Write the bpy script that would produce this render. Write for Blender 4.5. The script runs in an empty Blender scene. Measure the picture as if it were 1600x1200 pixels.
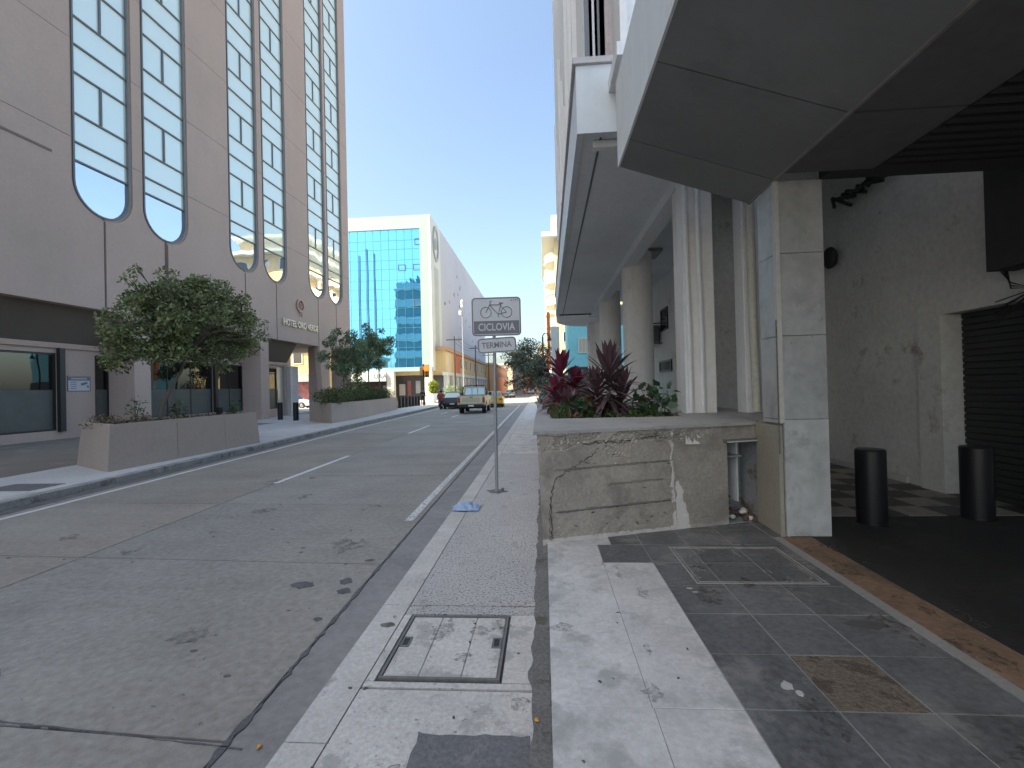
import bpy, bmesh, math, random
import numpy as np
from mathutils import Vector, Matrix, noise as mn
R = math.radians
random.seed(7); rng = np.random.default_rng(7)
scn = bpy.context.scene
COL = scn.collection

# ------------------------------------------------------------------ camera, sky, sun, exposure
PSI, PIT, ROL = .069, .00845, .024
F0 = Vector((-math.sin(PSI), math.cos(PSI), 0)); R0 = Vector((math.cos(PSI), math.sin(PSI), 0)); ZZ = Vector((0, 0, 1))
FW = F0*math.cos(PIT)+ZZ*math.sin(PIT); UP = -F0*math.sin(PIT)+ZZ*math.cos(PIT)
U2 = UP*math.cos(ROL)+R0*math.sin(ROL); R2 = R0*math.cos(ROL)-UP*math.sin(ROL)
cam_d = bpy.data.cameras.new('camera'); cam = bpy.data.objects.new('camera', cam_d); COL.objects.link(cam)
cam_d.sensor_width = 36; cam_d.lens = 710/1600*36; cam_d.clip_start = .05; cam_d.clip_end = 3000
m = Matrix((R2, U2, -FW)).transposed().to_4x4(); m.translation = (0, 0, 1.6); cam.matrix_world = m
scn.camera = cam

SUN = Vector((-.80, -.42, 0)).normalized()*math.cos(R(48))+Vector((0, 0, math.sin(R(48))))   # towards the sun
w = bpy.data.worlds.new('World'); scn.world = w; w.use_nodes = True
nt = w.node_tree; bgn = nt.nodes['Background']
sky = nt.nodes.new('ShaderNodeTexSky'); sky.sky_type = 'NISHITA'; sky.sun_disc = False
sky.sun_elevation = math.asin(SUN.z); sky.sun_rotation = math.atan2(SUN.x, SUN.y)
sky.air_density = 1.0; sky.dust_density = 3.6; sky.ozone_density = 2.5
nt.links.new(sky.outputs[0], bgn.inputs[0]); bgn.inputs[1].default_value = .125
sd = bpy.data.lights.new('sun', 'SUN'); sd.energy = 5.0; sd.angle = R(.5); sd.color = (1, .9, .76)
so = bpy.data.objects.new('sun', sd); COL.objects.link(so); so.rotation_euler = SUN.to_track_quat('Z', 'Y').to_euler()
vs = scn.view_settings; vs.view_transform = 'Standard'; vs.look = 'None'; vs.gamma = 1; vs.use_curve_mapping = False
vs.exposure = 1.68
vs.use_white_balance = True; vs.white_balance_temperature = 7000; vs.white_balance_tint = 5

# ------------------------------------------------------------------ materials
def lin(h):
    if isinstance(h, (tuple, list)): return tuple(h)+(1,) if len(h) == 3 else tuple(h)
MATS = {}
def M(name, c, rough=.85, var=.12, scale=.7, fine=18, fvar=.12, bump=0., bscale=40, metal=0., spec=.5, stain=None, stscale=1.2, stthr=.58, speck=None, spthr=.62, spscale=60,
      streak=None, island=0., objvar=0., coord='P', trans=0., vstreak=0., alpha=None, soft=.06, asoft=.04):
    if name in MATS: return MATS[name]
    mt = bpy.data.materials.new(name); mt.use_nodes = True; MATS[name] = mt
    N = mt.node_tree; L = N.links; b = N.nodes['Principled BSDF']
    def nd(t, **k):
        n = N.nodes.new(t)
        for a, v in k.items(): setattr(n, a, v)
        return n
    if coord == 'P': pos = nd('ShaderNodeNewGeometry').outputs['Position']
    else: pos = nd('ShaderNodeTexCoord').outputs['Object']
    def noise(s, det=4, vec=None, ro=.6):
        n = nd('ShaderNodeTexNoise'); n.inputs['Scale'].default_value = s; n.inputs['Detail'].default_value = det; n.inputs['Roughness'].default_value = ro
        L.new(vec or pos, n.inputs['Vector']); return n.outputs['Fac']
    def mathn(op, a, bb=None, cl=False):
        n = nd('ShaderNodeMath', operation=op); n.use_clamp = cl
        for i, v in enumerate((a, bb)):
            if v is None: continue
            if isinstance(v, (int, float)): n.inputs[i].default_value = v
            else: L.new(v, n.inputs[i])
        return n.outputs[0]
    def ramp(v, lo, hi):
        n = nd('ShaderNodeMapRange'); n.inputs[1].default_value = lo; n.inputs[2].default_value = hi; L.new(v, n.inputs[0]); return n.outputs[0]
    n1 = noise(scale); n2 = noise(fine, 3)
    val = mathn('ADD', mathn('MULTIPLY', mathn('SUBTRACT', n1, .5), 2*var*2), mathn('MULTIPLY', mathn('SUBTRACT', n2, .5), 2*fvar*2))
    if streak or vstreak:
        mp = nd('ShaderNodeMapping'); L.new(pos, mp.inputs['Vector']); mp.inputs['Scale'].default_value = streak or (6, 6, .25)
        n3 = noise(1.0, 4, mp.outputs[0]); val = mathn('ADD', val, mathn('MULTIPLY', mathn('SUBTRACT', n3, .5), (vstreak or .15)*4))
    if island: val = mathn('ADD', val, mathn('MULTIPLY', mathn('SUBTRACT', nd('ShaderNodeNewGeometry').outputs['Random Per Island'], .5), 2*island))
    if objvar: val = mathn('ADD', val, mathn('MULTIPLY', mathn('SUBTRACT', nd('ShaderNodeObjectInfo').outputs['Random'], .5), 2*objvar))
    val = mathn('MAXIMUM', mathn('ADD', val, 1.0), .15)
    mul = nd('ShaderNodeVectorMath', operation='SCALE'); mul.inputs[0].default_value = c[:3]; L.new(val, mul.inputs['Scale'])
    out = mul.outputs[0]
    def mix(f, a, colr):
        n = nd('ShaderNodeMix', data_type='RGBA'); L.new(f, n.inputs[0]); L.new(a, n.inputs[6]); n.inputs[7].default_value = lin(colr); return n.outputs[2]
    if stain: out = mix(ramp(noise(stscale, 6, ro=.7), stthr, stthr+soft), out, stain)
    if speck: out = mix(ramp(noise(spscale, 2), spthr, spthr+.05), out, speck)
    L.new(out, b.inputs['Base Color']); b.inputs['Roughness'].default_value = rough; b.inputs['Metallic'].default_value = metal; b.inputs['Specular IOR Level'].default_value = spec
    if bump:
        bn = nd('ShaderNodeBump'); bn.inputs['Strength'].default_value = 1; bn.inputs['Distance'].default_value = bump
        L.new(noise(bscale, 5, ro=.7), bn.inputs['Height']); L.new(bn.outputs[0], b.inputs['Normal'])
    if trans:
        tr = nd('ShaderNodeBsdfTranslucent'); L.new(out, tr.inputs[0]); ms = nd('ShaderNodeMixShader'); ms.inputs[0].default_value = trans
        L.new(b.outputs[0], ms.inputs[1]); L.new(tr.outputs[0], ms.inputs[2]); L.new(ms.outputs[0], N.nodes['Material Output'].inputs[0])
    if alpha is not None:
        L.new(ramp(noise(alpha[0], 5, ro=.75), alpha[1], alpha[1]+asoft), b.inputs['Alpha'])
    return mt
def mirror(name, tint, diff, f=.6, rough=.02, wav=.0, objvar=.0):
    mt = bpy.data.materials.new(name); mt.use_nodes = True; N = mt.node_tree; L = N.links
    N.nodes.remove(N.nodes['Principled BSDF'])
    g = N.nodes.new('ShaderNodeBsdfGlossy'); g.inputs['Color'].default_value = lin(tint); g.inputs['Roughness'].default_value = rough
    d = N.nodes.new('ShaderNodeBsdfDiffuse'); d.inputs['Color'].default_value = lin(diff)
    ms = N.nodes.new('ShaderNodeMixShader'); ms.inputs[0].default_value = f
    L.new(d.outputs[0], ms.inputs[1]); L.new(g.outputs[0], ms.inputs[2]); L.new(ms.outputs[0], N.nodes['Material Output'].inputs[0])
    if wav:
        bn = N.nodes.new('ShaderNodeBump'); bn.inputs['Distance'].default_value = wav; tn = N.nodes.new('ShaderNodeTexNoise'); tn.inputs['Scale'].default_value = .6; tn.inputs['Detail'].default_value = 1
        ge = N.nodes.new('ShaderNodeNewGeometry'); L.new(ge.outputs['Position'], tn.inputs['Vector']); L.new(tn.outputs[0], bn.inputs['Height']); L.new(bn.outputs[0], g.inputs['Normal'])
    return mt
def emis(name, c, s):
    mt = bpy.data.materials.new(name); mt.use_nodes = True; b = mt.node_tree.nodes['Principled BSDF']
    b.inputs['Base Color'].default_value = lin(c); b.inputs['Emission Color'].default_value = lin(c); b.inputs['Emission Strength'].default_value = s; return mt

# ------------------------------------------------------------------ mesh helpers
class MB:
    def __init__(s): s.v = []; s.f = []
    def add(s, vs, fs):
        o = len(s.v); s.v += [tuple(p) for p in vs]; s.f += [tuple(i+o for i in f) for f in fs]; return s
    def box(s, x0, x1, y0, y1, z0, z1):
        v = [(x, y, z) for z in (z0, z1) for (x, y) in ((x0, y0), (x1, y0), (x1, y1), (x0, y1))]
        return s.add(v, [(3, 2, 1, 0), (4, 5, 6, 7), (0, 1, 5, 4), (1, 2, 6, 5), (2, 3, 7, 6), (3, 0, 4, 7)])
    def bbox(s, x0, x1, y0, y1, z0, z1, b=.02, seg=2, mat=None):
        bm = bmesh.new(); bmesh.ops.create_cube(bm, size=1)
        for v in bm.verts: v.co = Vector(((x0+x1)/2+v.co.x*(x1-x0), (y0+y1)/2+v.co.y*(y1-y0), (z0+z1)/2+v.co.z*(z1-z0)))
        bmesh.ops.bevel(bm, geom=bm.edges[:], offset=b, segments=seg, affect='EDGES', profile=.5)
        if mat: bm.transform(mat)
        bm.verts.index_update(); s.add([v.co for v in bm.verts], [[v.index for v in f.verts] for f in bm.faces]); bm.free(); return s
    def prism(s, poly, z0, z1, axis='z'):
        n = len(poly)
        def P(a, b, h): return (a, b, h) if axis == 'z' else ((h, a, b) if axis == 'x' else (a, h, b))
        v = [P(a, b, z0) for a, b in poly]+[P(a, b, z1) for a, b in poly]
        return s.add(v, [tuple(range(n))[::-1], tuple(range(n, 2*n))]+[(i, (i+1) % n, (i+1) % n+n, i+n) for i in range(n)])
    def cyl(s, p0, p1, r0, r1=None, n=12, caps=True):
        r1 = r0 if r1 is None else r1; p0 = Vector(p0); p1 = Vector(p1); d = (p1-p0).normalized()
        a = d.orthogonal().normalized(); b = d.cross(a); v = []
        for p, r in ((p0, r0), (p1, r1)):
            for i in range(n): t = 2*math.pi*i/n; v.append(p+a*r*math.cos(t)+b*r*math.sin(t))
        f = [(i, (i+1) % n, (i+1) % n+n, i+n) for i in range(n)]
        if caps: f += [tuple(range(n))[::-1], tuple(range(n, 2*n))]
        return s.add(v, f)
    def tube(s, pts, r, n=8, r1=None):
        pts = [Vector(p) for p in pts]; k = len(pts); v = []; a = None
        for i, p in enumerate(pts):
            d = (pts[min(i+1, k-1)]-pts[max(i-1, 0)]).normalized()
            a = (a-d*a.dot(d)).normalized() if a is not None and (a-d*a.dot(d)).length > 1e-4 else d.orthogonal().normalized(); b = d.cross(a)
            rr = (r[i] if isinstance(r, (list, tuple)) else r)
            for j in range(n): t = 2*math.pi*j/n; v.append(p+a*rr*math.cos(t)+b*rr*math.sin(t))
        f = [(i*n+j, i*n+(j+1) % n, (i+1)*n+(j+1) % n, (i+1)*n+j) for i in range(k-1) for j in range(n)]
        f += [tuple(range(n))[::-1], tuple(range((k-1)*n, k*n))]
        return s.add(v, f)
    def ball(s, c, r, n=10, m=7, sc=(1, 1, 1)):
        v = []; c = Vector(c)
        for i in range(m+1):
            ph = math.pi*i/m
            for j in range(n): t = 2*math.pi*j/n; v.append((c.x+r*sc[0]*math.sin(ph)*math.cos(t), c.y+r*sc[1]*math.sin(ph)*math.sin(t), c.z+r*sc[2]*math.cos(ph)))
        return s.add(v, [(i*n+j, (i+1)*n+j, (i+1)*n+(j+1) % n, i*n+(j+1) % n) for i in range(m) for j in range(n)])
    def quad(s, *p): return s.add(p, [tuple(range(len(p)))])
    def mesh(s, name):
        me = bpy.data.meshes.new(name); me.from_pydata([tuple(p) for p in s.v], [], s.f); me.update(); return me
WORLD = set()
def inv(par): return Matrix.LocRotScale(par.location, par.rotation_euler, par.scale).inverted()
def tag(o, label=None, cat=None, group=None, kind=None):
    if label: o['label'] = label
    if cat: o['category'] = cat
    if group: o['group'] = group
    if kind: o['kind'] = kind
    return o
def ob(name, mb, mat, par=None, smooth=False, local=False, label=None, cat=None, group=None, kind=None, loc=None):
    me = mb.mesh(name) if isinstance(mb, MB) else mb
    if mat and not me.materials: me.materials.append(mat)
    if smooth:
        me.polygons.foreach_set('use_smooth', [True]*len(me.polygons))
        me.set_sharp_from_angle(angle=R(40))
    o = bpy.data.objects.new(name, me); COL.objects.link(o)
    if loc: o.location = loc
    if par:
        o.parent = par
        if not local:
            o.matrix_parent_inverse = Matrix() if par.name in WORLD else inv(par); WORLD.add(o.name)
    return tag(o, label, cat, group, kind)
def empty(name, loc, label=None, cat=None, group=None, kind=None, rz=0, par=None):
    o = bpy.data.objects.new(name, None); COL.objects.link(o); o.location = loc; o.rotation_euler = (0, 0, rz); o.empty_display_size = .2
    return tag(o, label, cat, group, kind)
# sub-part of a part that was built in world coordinates: parent chain already cancels out
def kids(o): return [c for c in bpy.data.objects if c.parent == o]
def copy_tree(o, par=None, ch=None):
    c = o.copy(); COL.objects.link(c)
    if par: c.parent = par
    for k in kids(o): copy_tree(k, c)
    return c
def text(name, body, size, mtx, mat, par, ext=.002, align='CENTER', sx=1., local=False, font_bold=0.):
    cu = bpy.data.curves.new(name, 'FONT'); cu.body = body; cu.size = size; cu.extrude = ext; cu.align_x = align; cu.align_y = 'CENTER'; cu.offset = font_bold; cu.resolution_u = 3
    t = bpy.data.objects.new('tmp', cu); COL.objects.link(t)
    dg = bpy.context.evaluated_depsgraph_get(); me = bpy.data.meshes.new_from_object(t.evaluated_get(dg)); bpy.data.objects.remove(t)
    me.transform(mtx @ Matrix.Diagonal((sx, 1, 1, 1))); me.materials.clear()
    return ob(name, me, mat, par, local=local)
def frame_m(o, xdir, ydir):
    x = Vector(xdir).normalized(); y = Vector(ydir).normalized(); z = x.cross(y); m = Matrix((x, y, z)).transposed().to_4x4(); m.translation = o; return m
def rrect(w, h, r, n=5, cx=0, cy=0):
    p = []
    for (sx, sy, a0) in ((1, 1, 0), (-1, 1, 90), (-1, -1, 180), (1, -1, 270)):
        for i in range(n+1):
            a = R(a0+90*i/n); p.append((cx+sx*(w/2-r)+r*math.cos(a), cy+sy*(h/2-r)+r*math.sin(a)))
    return p
def ring(outer, inner, z0, z1, mtx=None):
    n = len(outer); mb = MB(); v = [(a, b, z) for z in (z0, z1) for P in (outer, inner) for a, b in P]
    f = []
    for i in range(n):
        j = (i+1) % n
        f += [(2*n+i, 2*n+j, 3*n+j, 3*n+i), (i, n+i, n+j, j), (i, j, 2*n+j, 2*n+i), (n+i, 3*n+i, 3*n+j, n+j)]
    if mtx: v = [mtx @ Vector(p) for p in v]
    return mb.add(v, f)
def xf(mb, mtx): mb.v = [tuple(mtx @ Vector(p)) for p in mb.v]; return mb
def leaf_mesh(name, pts, size, n_per=1, flat=.3, asp=.5, dirs=None):
    """many small folded leaf blades at the given points"""
    P = np.asarray(pts, float); k = len(P)
    a = rng.normal(size=(k, 3)) if dirs is None else np.asarray(dirs)+rng.normal(size=(k, 3))*.35
    a[:, 2] -= flat; a /= np.linalg.norm(a, axis=1, keepdims=True)
    nrm = rng.normal(size=(k, 3)); nrm[:, 2] += 1.2
    b = np.cross(nrm, a); b /= np.linalg.norm(b, axis=1, keepdims=True)+1e-9; nn = np.cross(a, b)
    s = (size*(.6+.8*rng.random(k)))[:, None]
    v0 = P; v1 = P+a*s*.45+b*s*asp*.5+nn*s*.08; v2 = P+a*s-nn*s*.05; v3 = P+a*s*.45-b*s*asp*.5+nn*s*.08
    V = np.stack([v0, v1, v2, v3], 1).reshape(-1, 3)
    me = bpy.data.meshes.new(name); me.vertices.add(4*k); me.vertices.foreach_set('co', V.ravel())
    me.loops.add(4*k); me.polygons.add(k); me.loops.foreach_set('vertex_index', np.arange(4*k, dtype=np.int32))
    me.polygons.foreach_set('loop_start', np.arange(0, 4*k, 4, dtype=np.int32)); me.update(); me.validate(); return me
def clump_points(centres, radii, n, shell=.55):
    out = []
    for c, r in zip(centres, radii):
        d = rng.normal(size=(n, 3)); d /= np.linalg.norm(d, axis=1, keepdims=True)
        rr = r*(shell+(1-shell)*rng.random(n))**.8
        out.append(np.array(c)+d*rr[:, None]*np.array([1, 1, .75]))
    return np.concatenate(out)
def clear_sub(o): pass

# ------------------------------------------------------------------ palette
m_road = M('road_concrete', (.285, .268, .24), .8, .16, .7, 18, .20, bump=.004, bscale=55, streak=(.25, 5, 1), vstreak=.05, stain=(.20, .19, .175), stscale=.5, stthr=.60, soft=.16, objvar=.04, speck=(.13, .13, .13), spthr=.70, spscale=22, spec=.3)
m_road2 = M('road_concrete_warm', (.29, .26, .22), .8, .16, .6, 18, .18, bump=.004, bscale=55, streak=(.25, 5, 1), vstreak=.06, stain=(.22, .195, .165), stscale=.5, stthr=.60, soft=.16, objvar=.04, spec=.3)
m_gutter = M('gutter_concrete', (.245, .235, .225), .75, .16, 1.8, 20, .16, bump=.004, stain=(.15, .15, .155), stscale=1.5, stthr=.55, soft=.2)
m_walk = M('pale_sidewalk_concrete', (.56, .54, .51), .88, .16, 2.0, 38, .20, bump=.005, bscale=60, stain=(.40, .385, .365), stscale=4.5, stthr=.54, soft=.06, speck=(.26, .25, .24), spthr=.66, spscale=30, objvar=.03)
m_agg = M('worn_aggregate_concrete', (.54, .52, .50), .92, .08, 1.4, 60, .26, bump=.012, bscale=90, speck=(.16, .155, .15), spthr=.57, spscale=55, stain=(.44, .42, .40), stscale=4, stthr=.58)
m_kerb = M('kerb_concrete', (.52, .50, .47), .88, .18, 2.2, 34, .18, bump=.005, stain=(.36, .34, .32), stscale=3.5, stthr=.62, speck=(.15, .15, .15), spthr=.72, spscale=30)
m_joint = M('joint_dirt', (.10, .095, .09), .95, .15, 3, 40, .3, bump=.008)
m_dirtstrip = M('dirty_edge_mortar', (.20, .195, .185), .95, .18, 2, 50, .3, bump=.012, bscale=80, stain=(.12, .12, .09), stscale=5, stthr=.56)
m_slab = M('upper_paving_concrete', (.53, .525, .515), .8, .18, 2.2, 34, .14, bump=.003, bscale=50, stain=(.37, .375, .365), stscale=3.0, stthr=.50, soft=.12, speck=(.14, .14, .14), spthr=.745, spscale=14, objvar=.03)
m_tile = M('dark_slate_tile', (.118, .122, .125), .52, .34, 2.4, 28, .32, bump=.003, bscale=35, stain=(.19, .19, .18), stscale=3.2, stthr=.54, soft=.10, objvar=.16, spec=.35)
m_grout = M('grout', (.27, .27, .26), .9, .1, 2, 40, .15)
m_broken = M('broken_tile_bed', (.17, .14, .108), .95, .35, 7, 50, .4, bump=.03, bscale=25, stain=(.09, .07, .055), stscale=7, stthr=.52, soft=.08)
m_rust = M('rusty_brown_strip', (.20, .128, .082), .9, .25, 2.2, 22, .25, bump=.006, stain=(.10, .075, .055), stscale=2.6, stthr=.50, soft=.16, speck=(.4, .36, .32), spthr=.73, spscale=30)
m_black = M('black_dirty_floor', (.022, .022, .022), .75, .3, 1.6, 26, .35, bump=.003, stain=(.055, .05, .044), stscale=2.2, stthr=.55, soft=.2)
m_ck_w = M('worn_white_floor_tile', (.30, .27, .23), .6, .15, 2, 20, .2, stain=(.15, .14, .13), stscale=2.0, stthr=.55, soft=.15, objvar=.1)
m_ck_b = M('black_floor_tile', (.05, .048, .05), .5, .15, 2, 20, .15, objvar=.1)
m_lwalk = M('left_sidewalk_concrete', (.52, .50, .47), .9, .10, .5, 12, .1, bump=.004, stain=(.42, .385, .34), stscale=.5, stthr=.56, soft=.1, objvar=.05)
m_lwalk2 = M('brown_forecourt', (.22, .185, .145), .9, .15, .6, 12, .12, stain=(.32, .29, .24), stscale=1.1, stthr=.56, soft=.1)
m_paint = M('worn_white_road_paint', (.62, .62, .6), .7, .1, 2, 20, .15, alpha=(28, .42))
m_tar = M('tar_joint', (.10, .10, .103), .8, .3, 6, 50, .35, bump=.005)
m_patch = M('asphalt_patch', (.17, .172, .178), .9, .15, 2, 50, .3, bump=.008, bscale=80, stain=(.26, .26, .26), stscale=5, stthr=.58, soft=.1)
m_hotel = M('hotel_taupe_render', (.50, .385, .325), .9, .06, .3, 9, .05, bump=.003, bscale=60, vstreak=.035, streak=(.7, .7, .07), soft=.25, stain=(.44, .355, .295), stscale=.35, stthr=.54)
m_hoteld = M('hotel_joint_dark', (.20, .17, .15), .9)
m_frame = M('window_frame_grey', (.16, .17, .175), .45, .05, metal=.3)
m_dark = M('dark_bronze_frame', (.035, .032, .032), .4, .1)
m_x = None; m_conc = M('planter_wall_concrete', (.35, .315, .27), .93, .20, 1.8, 34, .20, bump=.010, bscale=60, stain=(.245, .22, .19), stscale=2.2, stthr=.52, soft=.12)
m_top = M('planter_cap_cement', (.345, .34, .325), .85, .12, 1.5, 25, .1, bump=.004, stain=(.24, .235, .225), stscale=2.4, stthr=.55, soft=.15)
m_plant_l = M('left_planter_render', (.43, .35, .295), .9, .06, .6, 14, .06, bump=.003, stain=(.35, .29, .25), stscale=1.4, stthr=.58, soft=.2)
m_marble = M('grey_marble', (.42, .425, .42), .42, .14, 2.2, 9, .12, vstreak=.10, streak=(5, 5, 1.2), stain=(.30, .305, .30), stscale=2.8, stthr=.56, soft=.12, speck=(.2, .2, .21), spthr=.72, spscale=12, objvar=.08, spec=.4)
m_white = M('weathered_white_render', (.76, .77, .77), .9, .06, .5, 12, .05, bump=.002, vstreak=.04, streak=(4, 4, .2), stain=(.60, .60, .59), stscale=.9, stthr=.62, soft=.15)
m_col = M('column_render', (.78, .75, .71), .88, .07, .7, 15, .06, bump=.002, vstreak=.05, streak=(5, 5, .3), stain=(.60, .57, .53), stscale=1.1, stthr=.60, soft=.15)
m_fascia = M('pale_metal_fascia', (.62, .65, .66), .55, .06, .5, 8, .04, vstreak=.05, streak=(4, 4, .2))
m_soff = M('dark_grey_soffit_panel', (.20, .20, .195), .7, .16, .7, 20, .05, stain=(.15, .15, .145), stscale=1.1, stthr=.55, soft=.2, objvar=.06)
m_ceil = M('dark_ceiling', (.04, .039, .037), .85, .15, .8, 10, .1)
m_soffw = M('soffit_grey_paint', (.74, .75, .76), .85, .09, .5, 10, .06, stain=(.62, .62, .61), stscale=.8, stthr=.58, soft=.15)
m_bay = M('dim_bay_wall', (.60, .595, .57), .92, .14, .9, 14, .12, bump=.003, stain=(.33, .30, .27), stscale=1.8, stthr=.60, soft=.12, speck=(.2, .18, .17), spthr=.735, spscale=5)
m_shut = M('dark_roller_shutter', (.026, .028, .03), .55, .1, 1, 20, .1)
m_boll = M('black_bollard_paint', (.012, .013, .016), .35, .1, 3, 40, .2, spec=.5)
m_galv = M('galvanised_pole', (.33, .34, .36), .5, .08, 3, 40, .08, metal=.35)
m_signw = M('sign_face_white', (.55, .56, .57), .55, .05, 4, 20, .03)
m_signg = M('sign_grey_print', (.17, .17, .19), .6, .05)
m_mirrorw = mirror('hotel_window_glass', (.92, 1, .93), (.90, .97, .84), .40, .015, .012)
m_mirrorb = mirror('hotel_clear_glass', (.86, .9, .95), (.3, .4, .5), .85, .008, .012)
m_blue = mirror('blue_curtain_glass', (.20, .58, .90), (.02, .22, .42), .86, .015, .006)
m_bluew = mirror('pale_blue_glass', (.75, .9, .95), (.5, .68, .72), .45, .03, .006)
m_shop = mirror('dark_shop_glass', (.5, .5, .48), (.012, .011, .010), .24, .01, .004)
m_frost = M('frosted_film', (.105, .11, .098), .5, .08, 1.0, 12, .06, vstreak=.08, streak=(2, 2, 2))
m_leaf1 = M('tree_leaf_green', (.21, .25, .11), .55, .12, 1.0, 10, .1, island=.55, trans=.3, spec=.4)
m_leaf2 = M('tree_leaf_blue_green', (.20, .27, .15), .55, .12, 1.0, 10, .1, island=.5, trans=.3, spec=.4)
m_hedge = M('hedge_leaf', (.10, .125, .045), .6, .25, .8, 10, .1, island=.5, trans=.25)
m_small = M('small_leaf_grey_green', (.16, .23, .17), .5, .15, 1.0, 10, .1, island=.6, trans=.3)
m_red = M('red_cordyline_leaf', (.19, .035, .065), .4, .25, 4, 10, .15, island=.5, trans=.25)
m_purple = M('dark_purple_cordyline_leaf', (.11, .065, .075), .38, .2, 4, 10, .15, island=.55, trans=.12)
m_orl = M('rusty_leaf', (.20, .075, .03), .5, .2, 4, 10, .15, island=.5, trans=.25)
m_cover = M('ground_cover_leaf', (.07, .13, .035), .5, .2, 2, 10, .1, island=.6, trans=.3)
m_broad = M('broad_leaf_green', (.06, .13, .06), .4, .15, 2, 10, .1, island=.4, trans=.25)
m_dry = M('dry_twig_leaf', (.16, .11, .06), .8, .2, 3, 10, .1, island=.5)
m_bark = M('grey_brown_bark', (.15, .12, .095), .9, .2, 6, 40, .2, bump=.006)
m_soil = M('planter_soil', (.07, .052, .038), .95, .25, 3, 20, .3, bump=.03, bscale=20)
m_tyre = M('tyre_rubber', (.015, .015, .016), .8)
m_rim = M('wheel_rim', (.35, .35, .36), .35, metal=.7)
m_chr = M('dull_chrome', (.45, .45, .46), .3, metal=.8)
m_car_glass = mirror('car_glass', (.55, .7, .7), (.02, .03, .03), .4, .01)
m_plate = M('licence_plate_white', (.65, .65, .62), .5)
m_tail = M('tail_lamp_red', (.35, .02, .015), .3)
m_blackp = M('black_plastic', (.02, .02, .021), .6)

# ------------------------------------------------------------------ the ground
def yl(tab, Y):
    for (a, b), (c, d) in zip(tab, tab[1:]):
        if Y <= c or (c, d) == tab[-1]: return b+(d-b)*(Y-a)/(c-a)
KL = lambda Y: yl([(-6, -7.9), (6.5, -8.42), (22.5, -9.42), (44, -10.3), (60, -11)], Y)      # left kerb
CJ = lambda Y: yl([(-6, -4.7), (3.8, -4.99), (8.4, -5.2), (21.5, -5.55), (60, -6.4)], Y)       # centre joint
GT = lambda Y: yl([(-6, -1.55), (2, -1.6), (8, -1.72), (25, -1.98), (60, -2.4)], Y)            # gutter joint
KR = lambda Y: yl([(-6, -1.2), (8, -1.25), (30, -1.45), (60, -1.7)], Y)                        # right kerb
ZR = -.12
g = ob('ground', MB().box(-900, 900, -300, 1500, -1.2, -.30), M('far_ground', (.16, .155, .15), .95, .1, .02, 2, .1), kind='structure')
road = empty('road', (-4.5, 20, ZR), 'grey concrete street with worn joints running to the junction', kind='structure')
def strip(fa, fb, ys, z0, z1, sk=0):
    mb = MB(); n = len(ys); v = []
    for Y in ys: v += [(fa(Y), Y+sk*.05, z0), (fb(Y), Y, z0), (fa(Y), Y+sk*.05, z1), (fb(Y), Y, z1)]
    f = []
    for i in range(n-1):
        a, b = 4*i, 4*i+4; f += [(a+2, a+3, b+3, b+2), (a, a+2, b+2, b), (a+1, b+1, b+3, a+3), (a, b, b+1, a+1)]
    f += [(0, 1, 3, 2), (4*n-4, 4*n-2, 4*n-1, 4*n-3)]
    return mb.add(v, f)
ob('joint_bed', strip(lambda Y: KL(Y)-.1, lambda Y: KR(Y)+.06, [-6, 2, 6.5, 8, 22, 30, 46], ZR-.16, ZR-.012), m_joint, road)
js = [-4.6, -2.35, -.1, 2.16]+[2.16+2.26*i for i in range(1, 20)]
js = [j for j in js if j < 45.5]+[46]
SK = -.055
for a, b in zip(js, js[1:]):
    for fa, fb, mt in ((KL, CJ, m_road2), (CJ, GT, m_road)):
        mb = MB(); g_ = .009
        xa0, xa1, xb0, xb1 = fa(a)+g_, fa(b)+g_, fb(a)-g_, fb(b)-g_
        s = lambda x, Y: Y+SK*(x+1.6)*.9
        zt = ZR+random.uniform(-.001, .001)
        V = [(xa0, s(xa0, a)+g_, zt), (xb0, s(xb0, a)+g_, zt), (xb1, s(xb1, b)-g_, zt), (xa1, s(xa1, b)-g_, zt)]
        mb.add(V+[(x, y, ZR-.05) for x, y, z in V], [(0, 1, 2, 3), (7, 6, 5, 4), (0, 4, 5, 1), (1, 5, 6, 2), (2, 6, 7, 3), (3, 7, 4, 0)])
        ob('slab', mb, mt, road)
ob('gutter', strip(lambda Y: GT(Y)+.012, lambda Y: KR(Y)-.002, [-6, 2, 8, 16, 25, 30, 46], ZR-.1, ZR-.004), m_gutter, road)
# junction and the street beyond
far_road = ob('far_road', MB().box(-200, 200, 46.3, 60, -.29, ZR-.003).box(-11, -2.2, 60.01, 600, -.29, ZR-.005), M('far_road_concrete', (.24, .23, .225), .85, .12, .2, 5, .1, stain=(.17, .165, .165), stscale=.15, stthr=.55, soft=.2), kind='structure')
ob('far_sidewalk', MB().box(-90, -11.03, 60.01, 400, -.29, -.02).box(-2.17, 90, 60.01, 400, -.29, -.02), M('far_sidewalk_concrete', (.42, .40, .36), .9, .1, .3, 5, .1), kind='structure')
ob('crossing_line', MB().box(-10.6, -1.9, 45.2, 45.6, ZR-.02, ZR+.006).box(-10.6, -1.9, 62, 63, ZR-.02, ZR+.006), m_paint, road)
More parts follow.
